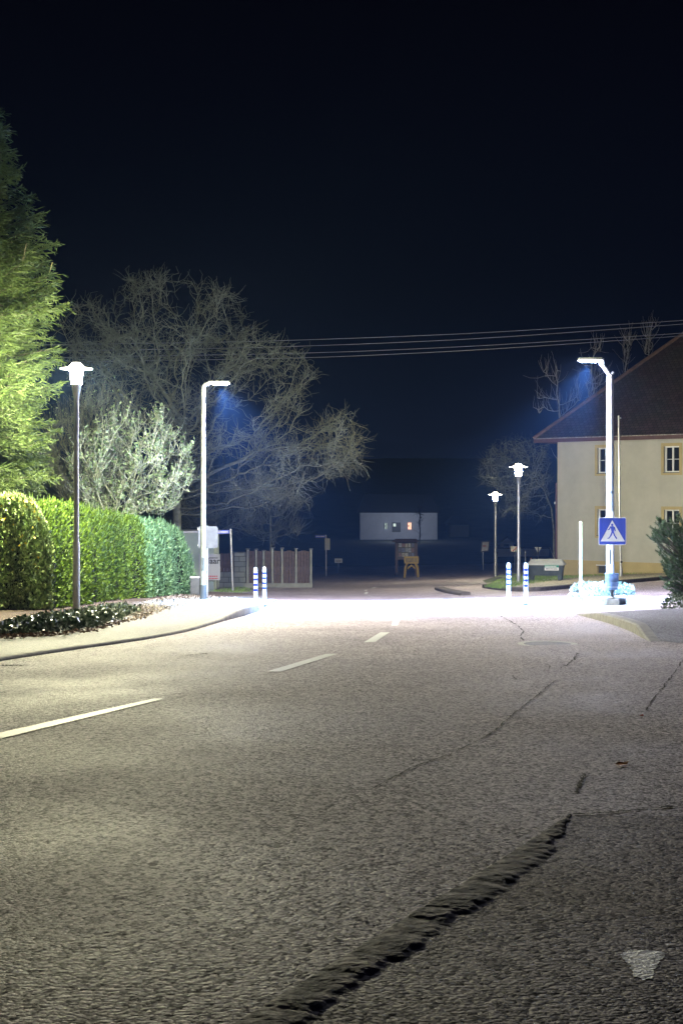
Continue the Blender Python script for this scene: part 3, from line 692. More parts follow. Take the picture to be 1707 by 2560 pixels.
# pale panel fence and cabinet behind the hedge
p = G(475, 1480); s_ = sc(p.y + 1.5)
o = thing('garage_wall', 'pale green flat-topped shed wall showing between hedge end and lamp pole', 'shed', (p.x, p.y + 1.5, g(p.x, p.y + 1.5)))
MB().box(-.9, .72, 0, 2.2, 0, (1483 - 1338) / s_).build('wall', 'palegreen', o)
MB().box(-.95, .77, -.06, 2.25, (1483 - 1338) / s_ + .003, (1483 - 1333) / s_).build('roof_edge', 'signwhite', o)
p = G(487, 1487, .1); s_ = sc(p.y)
o = thing('utility_cabinet', 'small pale grey utility cabinet at the end of the hedge', 'cabinet', tuple(p))
MB().box(-.13, .13, 0, .25, 0, 42 / s_).build('body', 'signback', o, bevel=.01); MB().box(-.145, .145, -.015, .265, 42 / s_ + .002, 45 / s_).build('lid', 'signwhite', o)
MB().box(-.11, .11, -.012, -.003, .05, 38 / s_).build('door', 'signback', o)
# ---- boundary: block wall, pillar, wooden fences
def wallrun(x0, y0, x1, y1, z0off, H, th, m, name, parent):
    a = G(x0, y0); b_ = G(x1, y1); d = (b_ - a); d.z = 0; nrm = Vector((-d.y, d.x, 0)).normalized() * th
    MBo = MB(); MBo.hexa([(a.x, a.y, a.z - .2), (b_.x, b_.y, b_.z - .2), (b_.x + nrm.x, b_.y + nrm.y, b_.z - .2), (a.x + nrm.x, a.y + nrm.y, a.z - .2), (a.x, a.y, a.z + H), (b_.x, b_.y, b_.z + H), (b_.x + nrm.x, b_.y + nrm.y, b_.z + H), (a.x + nrm.x, a.y + nrm.y, a.z + H)])
    return MBo.build(name, m, parent)
def brickwork(name, cols, bw, bh):
    m = bpy.data.materials.new(name); m.use_nodes = True; t = m.node_tree; p = t.nodes['Principled BSDF']; c = t.nodes.new('ShaderNodeTexCoord'); br = t.nodes.new('ShaderNodeTexBrick')
    mp = t.nodes.new('ShaderNodeMapping'); mp.inputs['Rotation'].default_value = (math.radians(90), 0, 0); t.links.new(c.outputs['Object'], mp.inputs[0]); t.links.new(mp.outputs[0], br.inputs[0])
    br.inputs['Scale'].default_value = 1; br.inputs['Brick Width'].default_value = bw; br.inputs['Row Height'].default_value = bh; br.inputs['Mortar Size'].default_value = .012
    br.inputs['Color1'].default_value = (*cols[0], 1); br.inputs['Color2'].default_value = (*cols[1], 1); br.inputs['Mortar'].default_value = (*cols[2], 1)
    t.links.new(br.outputs['Color'], p.inputs['Base Color']); p.inputs['Roughness'].default_value = .9
    b = t.nodes.new('ShaderNodeBump'); b.invert = True; b.inputs['Distance'].default_value = .02; t.links.new(br.outputs['Fac'], b.inputs['Height']); t.links.new(b.outputs[0], p.inputs['Normal']); return m
M['blocks'] = brickwork('block masonry', ((.26, .28, .26), (.18, .2, .19), (.09, .1, .09)), .45, .22)
fy = 1478
p0 = G(553, 1478)
YF = 60.0
def FX(px): return (px - CX) / F * YF
zf = g(FX(600), YF)
def FZ(py): return CZ - (py - HZ) / F * YF
o = thing('block_wall', 'low wall and taller pillar of grey concrete blocks left of the brown fence', 'wall', (FX(585), YF, zf))
MB().box(FX(440) - FX(585), FX(586) - FX(585), 0, .25, -.3, FZ(1430) - zf).build('low_wall', 'blocks', o)
MB().box(0, FX(614) - FX(585), -.03, .3, -.3, FZ(1383) - zf).build('pillar', 'blocks', o)
MB().box(-.05, FX(614) - FX(585) + .05, -.07, .34, FZ(1383) - zf + .002, FZ(1380) - zf).build('cap', 'signback', o)
o = thing('board_fence', 'short stretch of dark vertical boards standing on the low block wall', 'fence', (FX(551), YF + .1, FZ(1430)))
for i in range(4):
    xa = FX(551 + i * 8.8) - FX(551); MB().box(xa, xa + .13, 0, .03, .004, FZ(1383) - FZ(1430) - .02 * (i % 2)).build('board', 'wood', o)
MB().box(0, .55, .032, .07, .15, .22).build('rail', 'wood', o)
o = thing('wooden_fence', 'tall brown board fence with pale concrete posts right of the block pillar', 'fence', (FX(614), YF + .05, zf))
posts = [619, 640, 659, 681, 705, 740, 777]; wds = [7, 6, 6, 8, 7, 8, 9]
tops = [1374, 1375, 1378, 1371, 1372, 1373, 1374]
base_z = FZ(1458) - zf
for i, (x, t_, w_) in enumerate(zip(posts, tops, wds)):
    xa = FX(x) - FX(614); yo = .0
    MB().box(xa - .04, xa + .045, -.05, .09, base_z - .8, FZ(t_) - zf).build('post', 'block', o)
    MB().box(xa - .075, xa + .08, -.08, .12, FZ(t_) - zf + .001, FZ(t_) - zf + .05).build('post_cap', 'signback', o)
pp = [613] + posts
for i in range(len(pp) - 1):
    xa = FX(pp[i]) - FX(614) + .06; xb = FX(pp[i + 1]) - FX(614) - .06; nb = max(2, int((xb - xa) / .11)); b = MB()
    for k in range(nb):
        u0 = xa + (xb - xa) * k / nb + .006; u1 = xa + (xb - xa) * (k + 1) / nb - .006; t = (k + .5) / nb; arch = .06 * math.sin(math.pi * t)
        b.box(u0, u1, 0, .025, base_z - .4, FZ(1380) - zf + arch)
    b.build('board_panel', 'wood', o)
MB().box(-.05, FX(781) - FX(614), -.1, .2, base_z - 1.2, base_z + .0).build('plinth', 'block', o)
# ---- distant signs
def fsign(name, label, cat, px, py, group=None):
    p = G(px, py); return thing(name, label, cat, tuple(p), 0, group), sc(p.y), p
o, s_, p = fsign('street_name_sign', 'blue street name sign with pale board below on a post in the middle distance', 'street sign', 815, 1440); H = (1440 - 1337) / s_
MB().lathe([(.04, 0), (.04, H)], 10).build('post', 'steel', o, True)
MB().box(-27 / s_, -.045, -.01, .01, H - 7.5 / s_, H - .5 / s_).build('plate', 'signblue', o); sign_strokes(o, -25 / s_, -4 / s_, H - 5.5 / s_, H - 2.5 / s_, 1, 'signwhite', -.013, 11)
MB().box(-3 / s_, 9.5 / s_, -.06, -.045, H - 38 / s_, H - 9 / s_).build('notice_plate', mat('pale yellowish board', (.5, .5, .42), .6), o)
o, s_, p = fsign('small_sign', 'small low white arrow board right of the far street name sign', 'sign', 846, 1432)
MB().lathe([(.03, 0), (.03, 25 / s_)], 8).build('post', 'steel', o, True); MB().box(-9.5 / s_, 9.5 / s_, -.05, -.035, 25 / s_, 35.5 / s_).build('plate', 'signwhite', o); sign_strokes(o, -7 / s_, 7 / s_, 27 / s_, 33 / s_, 2, 'signback', -.052, 12)
o, s_, p = fsign('poster_sign', 'tilted pale poster board on one post left of the farthest lantern', 'sign', 1207, 1424)
MB().lathe([(.04, 0), (.04, 44 / s_)], 10).build('post', 'steel', o, True)
a = [(-6.5, 43), (14.5, 45), (17.5, 72), (-4, 71)]
b = MB(); b.hexa([(a[0][0] / s_, -.06, a[0][1] / s_), (a[1][0] / s_, -.06, a[1][1] / s_), (a[1][0] / s_, -.04, a[1][1] / s_), (a[0][0] / s_, -.04, a[0][1] / s_), (a[3][0] / s_, -.06, a[3][1] / s_), (a[2][0] / s_, -.06, a[2][1] / s_), (a[2][0] / s_, -.04, a[2][1] / s_), (a[3][0] / s_, -.04, a[3][1] / s_)]); b.build('panel', 'signback', o)
MB().poly([(-3.5 / s_, -.065, 46 / s_), (12 / s_, -.065, 48 / s_), (14.5 / s_, -.065, 69 / s_), (-1.5 / s_, -.065, 68 / s_)]).build('poster', mat('poster print', (.5, .47, .38), .6, col2=(.75, .74, .68), nscale=4), o)
sign_strokes(o, -1 / s_, 8 / s_, 56 / s_, 62 / s_, 2, 'red', -.068, 13)
# notice board
p = P(1016, 1440, 88); p.z = g(p.x, p.y); s_ = sc(p.y)
def nz(y): return CZ - (y - HZ) / s_ - p.z
o = thing('notice_board', 'roofed wooden notice board covered in small posters', 'notice board', tuple(p))
for x in (-25, 24): MB().box(x / s_ - .08, x / s_ + .08, -.05, .08, 0, nz(1353)).build('post', 'wood', o)
MB().box(-22.8 / s_, 21.8 / s_, .0, .06, nz(1396), nz(1355)).build('panel', 'dark', o)
MB().box(-23 / s_, 22 / s_, -.03, .09, nz(1399), nz(1396) - .002).build('rail', 'wood', o)
MB().hexa([(-38 / s_, -.5, nz(1355) + .002), (34 / s_, -.5, nz(1355) + .002), (34 / s_, .5, nz(1355) + .002), (-38 / s_, .5, nz(1355) + .002), (-27 / s_, -.08, nz(1347)), (24 / s_, -.08, nz(1347)), (24 / s_, .08, nz(1347)), (-27 / s_, .08, nz(1347))]).build('roof', 'wood', o)
r = np.random.default_rng(4); cols = [(.5, .53, .6), (.22, .26, .42), (.6, .6, .56), (.32, .2, .22), (.4, .44, .5), (.18, .2, .3), (.55, .52, .42)]
for i in range(5):
    for k in range(3):
        cc = cols[(i * 3 + k * 5) % 7]; x = -19.5 + i * 8; z1 = nz(1358 + k * 12.2); MB().box(x / s_, (x + r.uniform(5.4, 7.3)) / s_, -.012, -.002, z1 - r.uniform(8.5, 11) / s_, z1).build('poster', mat('poster paper', cc, .7, col2=tuple(v * .35 for v in cc), nscale=9), o)
# yellow stand
p = P(1028, 1428, 84); p.z = g(p.x, p.y); s_ = sc(p.y)
def nz(y): return CZ - (y - HZ) / s_ - p.z
o = thing('yellow_stand', 'yellow framed stand with splayed legs in front of the notice board', 'stand')
o.location = p
b = MB(); b.box(-18 / s_, 18 / s_, -.05, 0, nz(1395), nz(1391)); b.box(-18 / s_, 18 / s_, -.05, 0, nz(1409), nz(1406)); b.box(-18 / s_, -14 / s_, -.05, 0, nz(1406) + .001, nz(1395) - .001); b.box(14 / s_, 18 / s_, -.05, 0, nz(1406) + .001, nz(1395) - .001); b.build('frame', 'yellowpaint', o)
MB().box(-14 / s_ + .002, 14 / s_ - .002, -.03, -.01, nz(1406) + .003, nz(1395) - .003).build('panel', mat('ochre', (.3, .22, .08), .7, col2=(.12, .1, .06), nscale=4), o)
for sx in (-1, 1): MB().tube([(sx * 10 / s_, 0, nz(1409)), (sx * 15 / s_, 0, nz(1418)), (sx * 17 / s_, 0, 0)], .08, 8).build('leg', 'yellowpaint', o)
MB().tube([(-9 / s_, 0, nz(1422)), (0, 0, nz(1413)), (9 / s_, 0, nz(1422))], .06, 8).build('arch', 'yellowpaint', o)
# place-end sign, give-way sign, markers
o, s_, p = fsign('place_name_sign', 'pale rectangular place-end sign with red diagonal stripe between the two lanterns', 'road sign', 1287, 1432)
MB().box(-11 / s_, 9 / s_, -.02, .02, 53 / s_, 66 / s_).build('plate', mat('cream plate', (.6, .57, .48), .5), o); MB().lathe([(.04, 0), (.04, 60 / s_)], 8, 0, .07).build('post', 'dark', o, True)
MB().poly([(-8 / s_, -.03, 53.5 / s_), (-5 / s_, -.03, 53.5 / s_), (8.5 / s_, -.03, 65.5 / s_), (5 / s_, -.03, 65.5 / s_)]).build('red_stripe', 'red', o)
o, s_, p = fsign('triangular_sign', 'downward pointing triangular sign seen from behind left of the yellow house', 'road sign', 1345, 1424)
MB().lathe([(.035, 0), (.035, 56 / s_)], 8).build('post', 'dark', o, True)
b = MB(); b.v = [(x / s_, y, z / s_) for y in (.05, .07) for x, z in ((-9, 56), (9, 56), (1.5, 43), (-1.5, 43))]; b.f = [(0, 1, 2, 3), (7, 6, 5, 4), (0, 4, 5, 1), (1, 5, 6, 2), (2, 6, 7, 3), (3, 7, 4, 0)]; b.build('plate', 'signwhite', o)
for px, py, h, m, lab in ((1327, 1425, 30, 'orange', 'short orange roadside marker left of the triangular sign'), (1313, 1425, 48, 'steel', 'thin grey roadside pole left of the orange marker')):
    o, s_, p = fsign('marker_pole', lab, 'marker post', px, py); MB().lathe([(.05, 0), (.045, h / s_)], 8).build('shaft', m, o, True); MB().lathe([(.052, h / s_ - .15), (.052, h / s_ - .05)], 8).build('reflector', 'signwhite', o, True)
# mast beside the house
o = thing('mast', 'tall thin steel mast with black collar standing in front of the house wall', 'mast'); Ym = 55.5
pm = P(1552, 1440, Ym); pm.z = g(pm.x, Ym) + .1; o.location = pm; s_ = sc(Ym)
MB().tube([(0, 0, 0), (-.04, 0, 1.4), (-6 / s_, 0, 6.3)], [.055, .05, .04], 12).build('shaft', 'steel', o, True)
MB().lathe([(.07, 0), (.07, .28), (.055, .35)], 12).build('foot', 'steel', o, True); MB().lathe([(.06, .55), (.06, .62)], 12).build('collar', 'black', o, True)
MB().tube([(-6 / s_, 0, 6.22), (-6 / s_ + .1, 0, 6.2)], .03, 6).build('bracket', 'steel', o)

# ================================================================ THE HOUSE
HA = Vector((9.56, 63.0, 0)); d1 = Vector((.743, -.669, 0)); d2 = Vector((.669, .743, 0))
rzH = math.atan2(d1.y, d1.x)
house = thing('house', 'two storey pale plaster house with yellow plinth and dark hipped tile roof', 'house', (HA.x, HA.y, -3.2), rzH)
Zb = -3.2
def hz(z): return z - Zb
WF = 8.05; DP = 16
# facade with real openings, local x along facade, y into the house
wins = [(1.93, 2.90, 1.99, 3.33), (5.15, 6.12, 1.99, 3.33), (1.93, 2.90, -.70, .68), (5.15, 6.12, -.70, .68)]
cell = (2.06, 2.52, -2.22, -1.90)
holes = [(a, b, c, d) for a, b, c, d in wins]
sx_ = .13
openings = [(a + sx_, b - sx_, c + .12, d - .13) for a, b, c, d in wins]
zp = -1.70
def cutwall(x0, x1, z0, z1, ops):
    xs = sorted({x0, x1} | {v for o_ in ops for v in o_[:2]}); zs = sorted({z0, z1} | {v for o_ in ops for v in o_[2:]}); b = MB()
    for i in range(len(xs) - 1):
        for j in range(len(zs) - 1):
            cx = (xs[i] + xs[i + 1]) / 2; cz = (zs[j] + zs[j + 1]) / 2
            if any(o_[0] < cx < o_[1] and o_[2] < cz < o_[3] for o_ in ops): continue
            b.quad((xs[i], 0, hz(zs[j])), (xs[i + 1], 0, hz(zs[j])), (xs[i + 1], 0, hz(zs[j + 1])), (xs[i], 0, hz(zs[j + 1])))
    dp = .17
    for a, c, d, e2 in ops:
        b.quad((a, 0, hz(d)), (a, dp, hz(d)), (a, dp, hz(e2)), (a, 0, hz(e2))); b.quad((c, 0, hz(d)), (c, dp, hz(d)), (c, dp, hz(e2)), (c, 0, hz(e2)))
        b.quad((a, 0, hz(d)), (c, 0, hz(d)), (c, dp, hz(d)), (a, dp, hz(d))); b.quad((a, 0, hz(e2)), (c, 0, hz(e2)), (c, dp, hz(e2)), (a, dp, hz(e2)))
    return b
b = cutwall(0, WF, zp, 3.58, openings)
b.quad((0, 0, hz(zp)), (0, DP, hz(zp)), (0, DP, hz(3.58)), (0, 0, hz(3.58))); b.quad((WF, 0, hz(zp)), (WF, DP, hz(zp)), (WF, DP, hz(3.58)), (WF, 0, hz(3.58))); b.quad((0, DP, hz(zp)), (WF, DP, hz(zp)), (WF, DP, hz(3.58)), (0, DP, hz(3.58)))
wall = link('wall', mesh(b.v, b.f), 'plaster', house)
b = cutwall(-.03, WF + .03, -3.2, zp, [cell]); 
for v in range(len(b.v)): b.v[v] = (b.v[v][0], b.v[v][1] - .03, b.v[v][2])
b.quad((-.03, -.03, 0), (-.03, DP, 0), (-.03, DP, hz(zp)), (-.03, -.03, hz(zp))); b.quad((-.03, -.03, hz(zp)), (WF + .03, -.03, hz(zp)), (WF, .0, hz(zp) + .002), (0, .0, hz(zp) + .002))
plinth = link('plinth', mesh(b.v, b.f), 'yellow', house)
for (a, c, d, e2), (oa, oc, od, oe) in zip(wins, openings):
    b = MB()
    for q in ((a, c, od - (od - d), od), (a, c, oe, e2)): b.box(q[0], q[1], -.025, -.002, hz(q[2]), hz(q[3]))
    b.box(a, oa, -.025, -.002, hz(od) + .001, hz(oe) - .001); b.box(oc, c, -.025, -.002, hz(od) + .001, hz(oe) - .001); b.build('window_surround', 'yellow', house)
    b = MB(); t_ = .055; y0, y1 = .10, .15; mid = (oa + oc) / 2
    b.box(oa, oc, y0, y1, hz(od), hz(od) + t_); b.box(oa, oc, y0, y1, hz(oe) - t_, hz(oe)); b.box(oa, oa + t_, y0, y1, hz(od) + t_, hz(oe) - t_); b.box(oc - t_, oc, y0, y1, hz(od) + t_, hz(oe) - t_); b.box(mid - .035, mid + .035, y0, y1, hz(od) + t_, hz(oe) - t_)
    zm = (od + oe) / 2; b.box(oa + t_, mid - .035, y0 + .01, y1, hz(zm) - .012, hz(zm) + .012); b.box(mid + .035, oc - t_, y0 + .01, y1, hz(zm) - .012, hz(zm) + .012)
    w_ = b.build('window', 'frame', house)
    MB().box(oa, oc, .152, .158, hz(od), hz(oe)).build('pane', 'glass', w_)
    MB().box(oa - .02, oc + .02, -.07, .10, hz(od) - .03, hz(od) - .002).build('sill', 'dark', w_)
a, c, d, e2 = cell
w_ = MB().box(a + .001, c, .10, .13, hz(d), hz(e2)).build('cellar_window', 'dark', house); MB().box(a - .04, c + .04, -.06, -.034, hz(e2), hz(e2) + .04).build('frame', 'frame', w_)
# roof
ov = .75; ze = 3.50; zr = 8.35; wr = (WF + 2 * ov) / 2
ev = [(-ov, -ov), (WF + ov, -ov), (WF + ov, DP + ov), (-ov, DP + ov)]
r1 = (WF / 2, -ov + wr, hz(zr)); r2 = (WF / 2, DP + ov - wr, hz(zr)); E = [(x, y, hz(ze + .14)) for x, y in ev]
me = mesh([*E, r1, r2], [(0, 1, 4), (1, 2, 5, 4), (2, 3, 5), (3, 0, 4, 5)])
uv = me.uv_layers.new(name='UVMap')
for f in me.polygons:
    vs = [Vector(me.vertices[i].co) for i in f.vertices]; a_ = (vs[1] - vs[0]).normalized(); nn = f.normal; up = nn.cross(a_)
    for li, v in zip(f.loop_indices, vs): uv.data[li].uv = ((v - vs[0]).dot(a_), (v - vs[0]).dot(up))
roof = link('roof', me, 'tiles', house)
b = MB()
for p_, q_ in ((E[0], r1), (E[1], r1), (r1, r2), (E[3], r2)): b.tube([Vector(p_).lerp(Vector(q_), t / 10) + Vector((0, 0, .03)) for t in range(11)], .09, 8)
b.build('ridge_tiles', mat('ridge clay', (.07, .045, .04), .7, col2=(.15, .09, .07), nscale=4), roof)
b = MB()
for i in range(58):   # lower edge of the tiles, slightly proud
    x = -ov + .02 + i * (WF + 2 * ov) / 58; b.box(x, x + .13, -ov - .03, -ov + .05, hz(ze + .13), hz(ze + .165))
b.build('tile_edge', mat('pale tile nibs', (.2, .17, .15), .7, col2=(.45, .43, .4), nscale=5), roof)
b = MB(); b.box(-ov, WF + ov, -ov, -ov + .03, hz(ze) - .03, hz(ze) + .13); b.box(-ov, -ov + .03, -ov + .031, DP + ov, hz(ze) - .03, hz(ze) + .13); b.build('fascia', 'fascia', roof)
MB().box(-ov + .032, WF + ov, -ov + .032, DP + ov, hz(ze) + .08, hz(ze) + .10).build('soffit', 'fascia', roof)
MB().tube([(-.12, .1, hz(1.7)), (-.12, .1, hz(.3)), (-.12, .1, hz(-2))], .05, 8).build('downpipe', 'fascia', house)
MB().box(-.30, -.02, .2, .5, hz(.75), hz(.86)).build('wall_bracket', 'frame', house)

# ================================================================ FAR BUILDINGS
def far_house(px0, px1, pyt, pyb, Y, label, roofh, name='far_house'):
    a = P(px0, pyb, Y); b_ = P(px1, pyt, Y); o = thing(name, label, 'house', (a.x, Y, a.z)); w = b_.x - a.x; h = b_.z - a.z
    MB().box(0, w, 0, 8, -3, h).build('wall', 'farwall', o)
    if roofh: MB().hexa([(-.4, -.5, h + .003), (w + .4, -.5, h + .003), (w + .4, 8.5, h + .003), (-.4, 8.5, h + .003), (.6, 3.5, h + roofh), (w - .6, 3.5, h + roofh), (w - .6, 4.5, h + roofh), (.6, 4.5, h + roofh)]).build('roof', 'farroof', o)
    return o, w, h
Yh = 190; s_ = sc(Yh)
o, w, h = far_house(900, 1093, 1282, 1338, Yh, 'far pale bungalow on the slope with one warm lit window', 2.5)
def fw(x0, x1, y0, y1, m, nm='window'):
    q = MB().box((x0 - 900) / s_, (x1 - 900) / s_, -.06, -.01, (1338 - y1) / s_, (1338 - y0) / s_).build(nm, m, o)
    b = MB(); mid = (x0 + x1) / 2; b.box((mid - 900) / s_ - .06, (mid - 900) / s_ + .06, -.09, -.062, (1338 - y1) / s_, (1338 - y0) / s_)
    for x in (x0, x1): b.box((x - 900) / s_ - .06, (x - 900) / s_ + .06, -.09, -.062, (1338 - y1) / s_, (1338 - y0) / s_)
    zc_ = (1338 - (y0 + y1) / 2) / s_; b.box((x0 - 900) / s_ + .061, (mid - 900) / s_ - .061, -.085, -.062, zc_ - .05, zc_ + .05); b.build('frame', 'dark', q); return q
fw(1019, 1028.5, 1307, 1323, 'warmwin'); fw(961, 968, 1308, 1322, 'coolwin'); fw(981, 1000, 1306, 1330, 'dark', 'door')
MB().box((983 - 900) / s_, (989 - 900) / s_, -.11, -.10, (1338 - 1316) / s_, (1338 - 1309) / s_).build('door_light', 'coolwin', o)
pl = bpy.data.lights.new('bungalow_fill_light', 'POINT'); pl.energy = 350; pl.color = (.75, .82, 1); pl.shadow_soft_size = .3  # added fill light with no fitting, brightens the bungalow wall
q = bpy.data.objects.new('bungalow_fill_light', pl); C.objects.link(q); q.location = P(1010, 1300, Yh - 7)  # hangs free several metres in front of the bungalow
far_house(1125, 1172, 1312, 1338, 200, 'small pale outbuilding right of the far bungalow', 1.2, 'outbuilding')
far_house(740, 788, 1310, 1325, 230, 'dim distant house left of the bungalow with faint lights', 2.0)
# gable house beyond lamps
Yg = 150; s_ = sc(Yg); a = P(1250, 1372, Yg); o = thing('gable_house', 'small distant pale gabled house behind the place-end sign', 'house', tuple(a)); w = 34 / s_; h = 12 / s_
MB().box(0, w, 0, 6, -3, h).build('wall', 'farwall', o)
b = MB(); b.v = [(-.2, -.02, h), (w + .2, -.02, h), (w / 2, -.02, h + 15 / s_), (-.2, 6, h), (w + .2, 6, h), (w / 2, 6, h + 15 / s_)]; b.f = [(0, 1, 2), (5, 4, 3), (0, 2, 5, 3), (1, 4, 5, 2), (0, 3, 4, 1)]; b.build('gable', 'farwall', o)
b = MB()
for sx in (0, 1):
    x_ = -.6 if sx == 0 else w + .6; b.hexa([(x_, -.4, h - .35), (w / 2, -.4, h + 15 / s_ + .05), (w / 2, 6.4, h + 15 / s_ + .05), (x_, 6.4, h - .35), (x_, -.4, h - .15), (w / 2, -.4, h + 15 / s_ + .25), (w / 2, 6.4, h + 15 / s_ + .25), (x_, 6.4, h - .15)])
b.build('roof', 'farroof', o); MB().box(w * .25, w * .65, -.06, -.01, .2, h).build('window', 'glass', o)
a = P(1245, 1392, 140); b_ = P(1372, 1392, 140); o = thing('pale_wall', 'long low pale wall stretching behind the place-end and triangular signs', 'wall', tuple(a))
MB().box(0, b_.x - a.x, 0, .3, -3, 20 / sc(140)).build('face', 'farwall', o); MB().box(-.05, b_.x - a.x + .05, -.05, .35, 20 / sc(140) + .002, 20 / sc(140) + .12).build('coping', 'farroof', o)

# ================================================================ CABLES
for i, pts in enumerate([[(-300, 868), (620, 854), (950, 843), (1207, 832), (1707, 801), (2200, 762)], [(-300, 884), (640, 869), (950, 858), (1207, 846), (1707, 810), (2200, 768)], [(-300, 901), (760, 883), (950, 876), (1207, 864), (1660, 836), (2200, 795)], [(-300, 912), (760, 895), (950, 887), (1207, 874), (1660, 843), (2200, 800)]]):
    Y = 57 + i * .35
    lab = ['highest overhead cable crossing the night sky', 'second overhead cable from the top', 'third overhead cable from the top', 'lowest overhead cable crossing the night sky'][i]
    xs = np.linspace(-300, 2200, 60); ys = np.interp(xs, [q[0] for q in pts], [q[1] for q in pts])
    for _ in range(12): ys[1:-1] = (ys[:-2] + 2 * ys[1:-1] + ys[2:]) / 4
    pp = [P(float(x), float(y), Y) for x, y in zip(xs, ys)]; c0 = pp[0]
    o = MB().tube([q - c0 for q in pp], .014, 5).build('power_cable', 'wire', None, True); o.location = c0; tag(o, lab, 'cable', 'overhead power cables')

# ================================================================ VEGETATION
def in_poly(x, y, poly):
    ins = np.zeros(len(x), bool); j = len(poly) - 1
    for i in range(len(poly)):
        xi, yi = poly[i]; xj, yj = poly[j]
        c = ((yi > y) != (yj > y)) & (x < (xj - xi) * (y - yi) / (yj - yi + 1e-9) + xi); ins ^= c; j = i
    return ins
def colonize(base_nodes, attr, step, kill, infl, iters, jit=.15, seed=0):
    r = np.random.default_rng(seed)
    nodes = [np.array(p, float) for p in base_nodes]; par = [-1] + list(range(len(nodes) - 1))
    A = attr.copy(); N = np.array(nodes); near_i = np.zeros(len(A), int); near_d = np.full(len(A), 1e9)
    def upd(st):
        nonlocal near_i, near_d
        for k in range(st, len(nodes)):
            d = np.linalg.norm(A - nodes[k], axis=1); m = d < near_d; near_d[m] = d[m]; near_i[m] = k
    upd(0)
    for _ in range(iters):
        if len(A) == 0: break
        act = near_d < infl
        if not act.any(): break
        new = []
        for k in np.unique(near_i[act]):
            s_ = A[act & (near_i == k)] - nodes[k]; d = (s_ / (np.linalg.norm(s_, axis=1, keepdims=True) + 1e-9)).sum(0)
            d = d / (np.linalg.norm(d) + 1e-9) + r.normal(0, jit, 3); d /= np.linalg.norm(d); new.append((nodes[k] + d * step, k))
        st = len(nodes)
        for p_, k in new: nodes.append(p_); par.append(k)
        upd(st); keep = near_d > kill; A = A[keep]; near_i = near_i[keep]; near_d = near_d[keep]
    return np.array(nodes), np.array(par)
def radii(par, tip, power):
    n = len(par); c = np.zeros(n); has = np.zeros(n, bool)
    for i in range(n - 1, 0, -1):
        if not has[i]: c[i] = 1
        c[par[i]] += c[i]; has[par[i]] = True
    if c[0] == 0: c[0] = 1
    return tip * c ** power, has
def twigs(N, par, R, n, ln, tip, seed, up=.2, segs=3, wig=.5):
    """crooked fine twigs on thin branches"""
    r = np.random.default_rng(seed); thin = np.where((R < tip * 4) & (par >= 0))[0]; k = r.choice(thin, n); A = N[k]; d = unit(N[k] - N[par[k]])
    SA, SB, ra, rb = [], [], [], []; dirn = unit(d * .7 + r.normal(0, .6, (n, 3)) + np.array([0, 0, up])); p = A; L = ln * r.uniform(.4, 1.3, (n, 1))
    for s_ in range(segs):
        q = p + dirn * L / segs; SA.append(p); SB.append(q); ra.append(np.full(n, tip * (1 - .2 * s_))); rb.append(np.full(n, tip * (.8 - .2 * s_)))
        p = q; dirn = unit(dirn + r.normal(0, wig, (n, 3)) + np.array([0, 0, up * .3]))
    return np.concatenate(SA), np.concatenate(SB), np.concatenate(ra), np.concatenate(rb), p
def bare_tree(name, label, base, poly, Yc, dw, nattr, tipr, m, seed, trunk=None, step=.3, kill=.45, infl=3, iters=90, ntw=3000, twl=.5, power=.42, group=None, leafm=None, jit=.18, up=.2, wig=.5, leafn=0, leafl=.08, cat='tree', twr=.6, clump=0):
    r = np.random.default_rng(seed); xs = [q[0] for q in poly]; ys = [q[1] for q in poly]
    x = r.uniform(min(xs), max(xs), nattr * 8); y = r.uniform(min(ys), max(ys), nattr * 8)
    if clump:
        n_ = len(x); nc = 75; cx_ = r.uniform(min(xs), max(xs), nc); cy_ = r.uniform(min(ys), max(ys), nc); ci = r.integers(0, nc, n_); x = cx_[ci] + r.normal(0, clump, n_); y = cy_[ci] + r.normal(0, clump * .6, n_)
    k = in_poly(x, y, poly); x = x[k][:nattr]; y = y[k][:nattr]
    Y = Yc + r.normal(0, dw, len(x)); A = np.stack([(x - CX) / F * Y, Y, CZ - (y - HZ) / F * Y], 1)
    b0 = Vector(base); trunk = [b0] + [Vector(t) for t in (trunk or [])]; nn = []
    for a, b_ in zip(trunk, trunk[1:]):
        s_ = max(1, int((b_ - a).length / step)); nn += [tuple(a.lerp(b_, i / s_)) for i in range(s_)]
    nn.append(tuple(trunk[-1]))
    N, par = colonize(nn, A, step, kill, infl, iters, jit, seed); R, has = radii(par, tipr, power)
    o = thing(name, label, cat, tuple(b0), 0, group); N = N - np.array(b0)
    idx = np.where(par >= 0)[0]; big = idx[R[idx] > tipr * 5]; sm = idx[R[idx] <= tipr * 5]
    if len(big): link('trunk', tubes_np(N[par[big]], N[big], np.minimum(R[par[big]], R[big] * 1.35), R[big], 8), m, o)
    a1, b1, c1, e1, tips = twigs(N, par, R, ntw, twl, tipr * twr, seed + 1, up, wig=wig)
    a = np.concatenate([N[par[sm]], a1]); b_ = np.concatenate([N[sm], b1]); c = np.concatenate([np.minimum(R[par[sm]], R[sm] * 1.3), c1]); e_ = np.concatenate([R[sm], e1])
    link('branches', tubes_np(a, b_, c, e_, 3), m, o)
    if leafn:
        k = r.choice(len(b1), leafn); link('leaves', npmesh(leaves(b1[k], r.normal(0, 1, (leafn, 3)) + np.array([0, 0, .3]), leafl, leafl * .55), 4), leafm, o)
    return o
gz = lambda x, y: g(x, y)
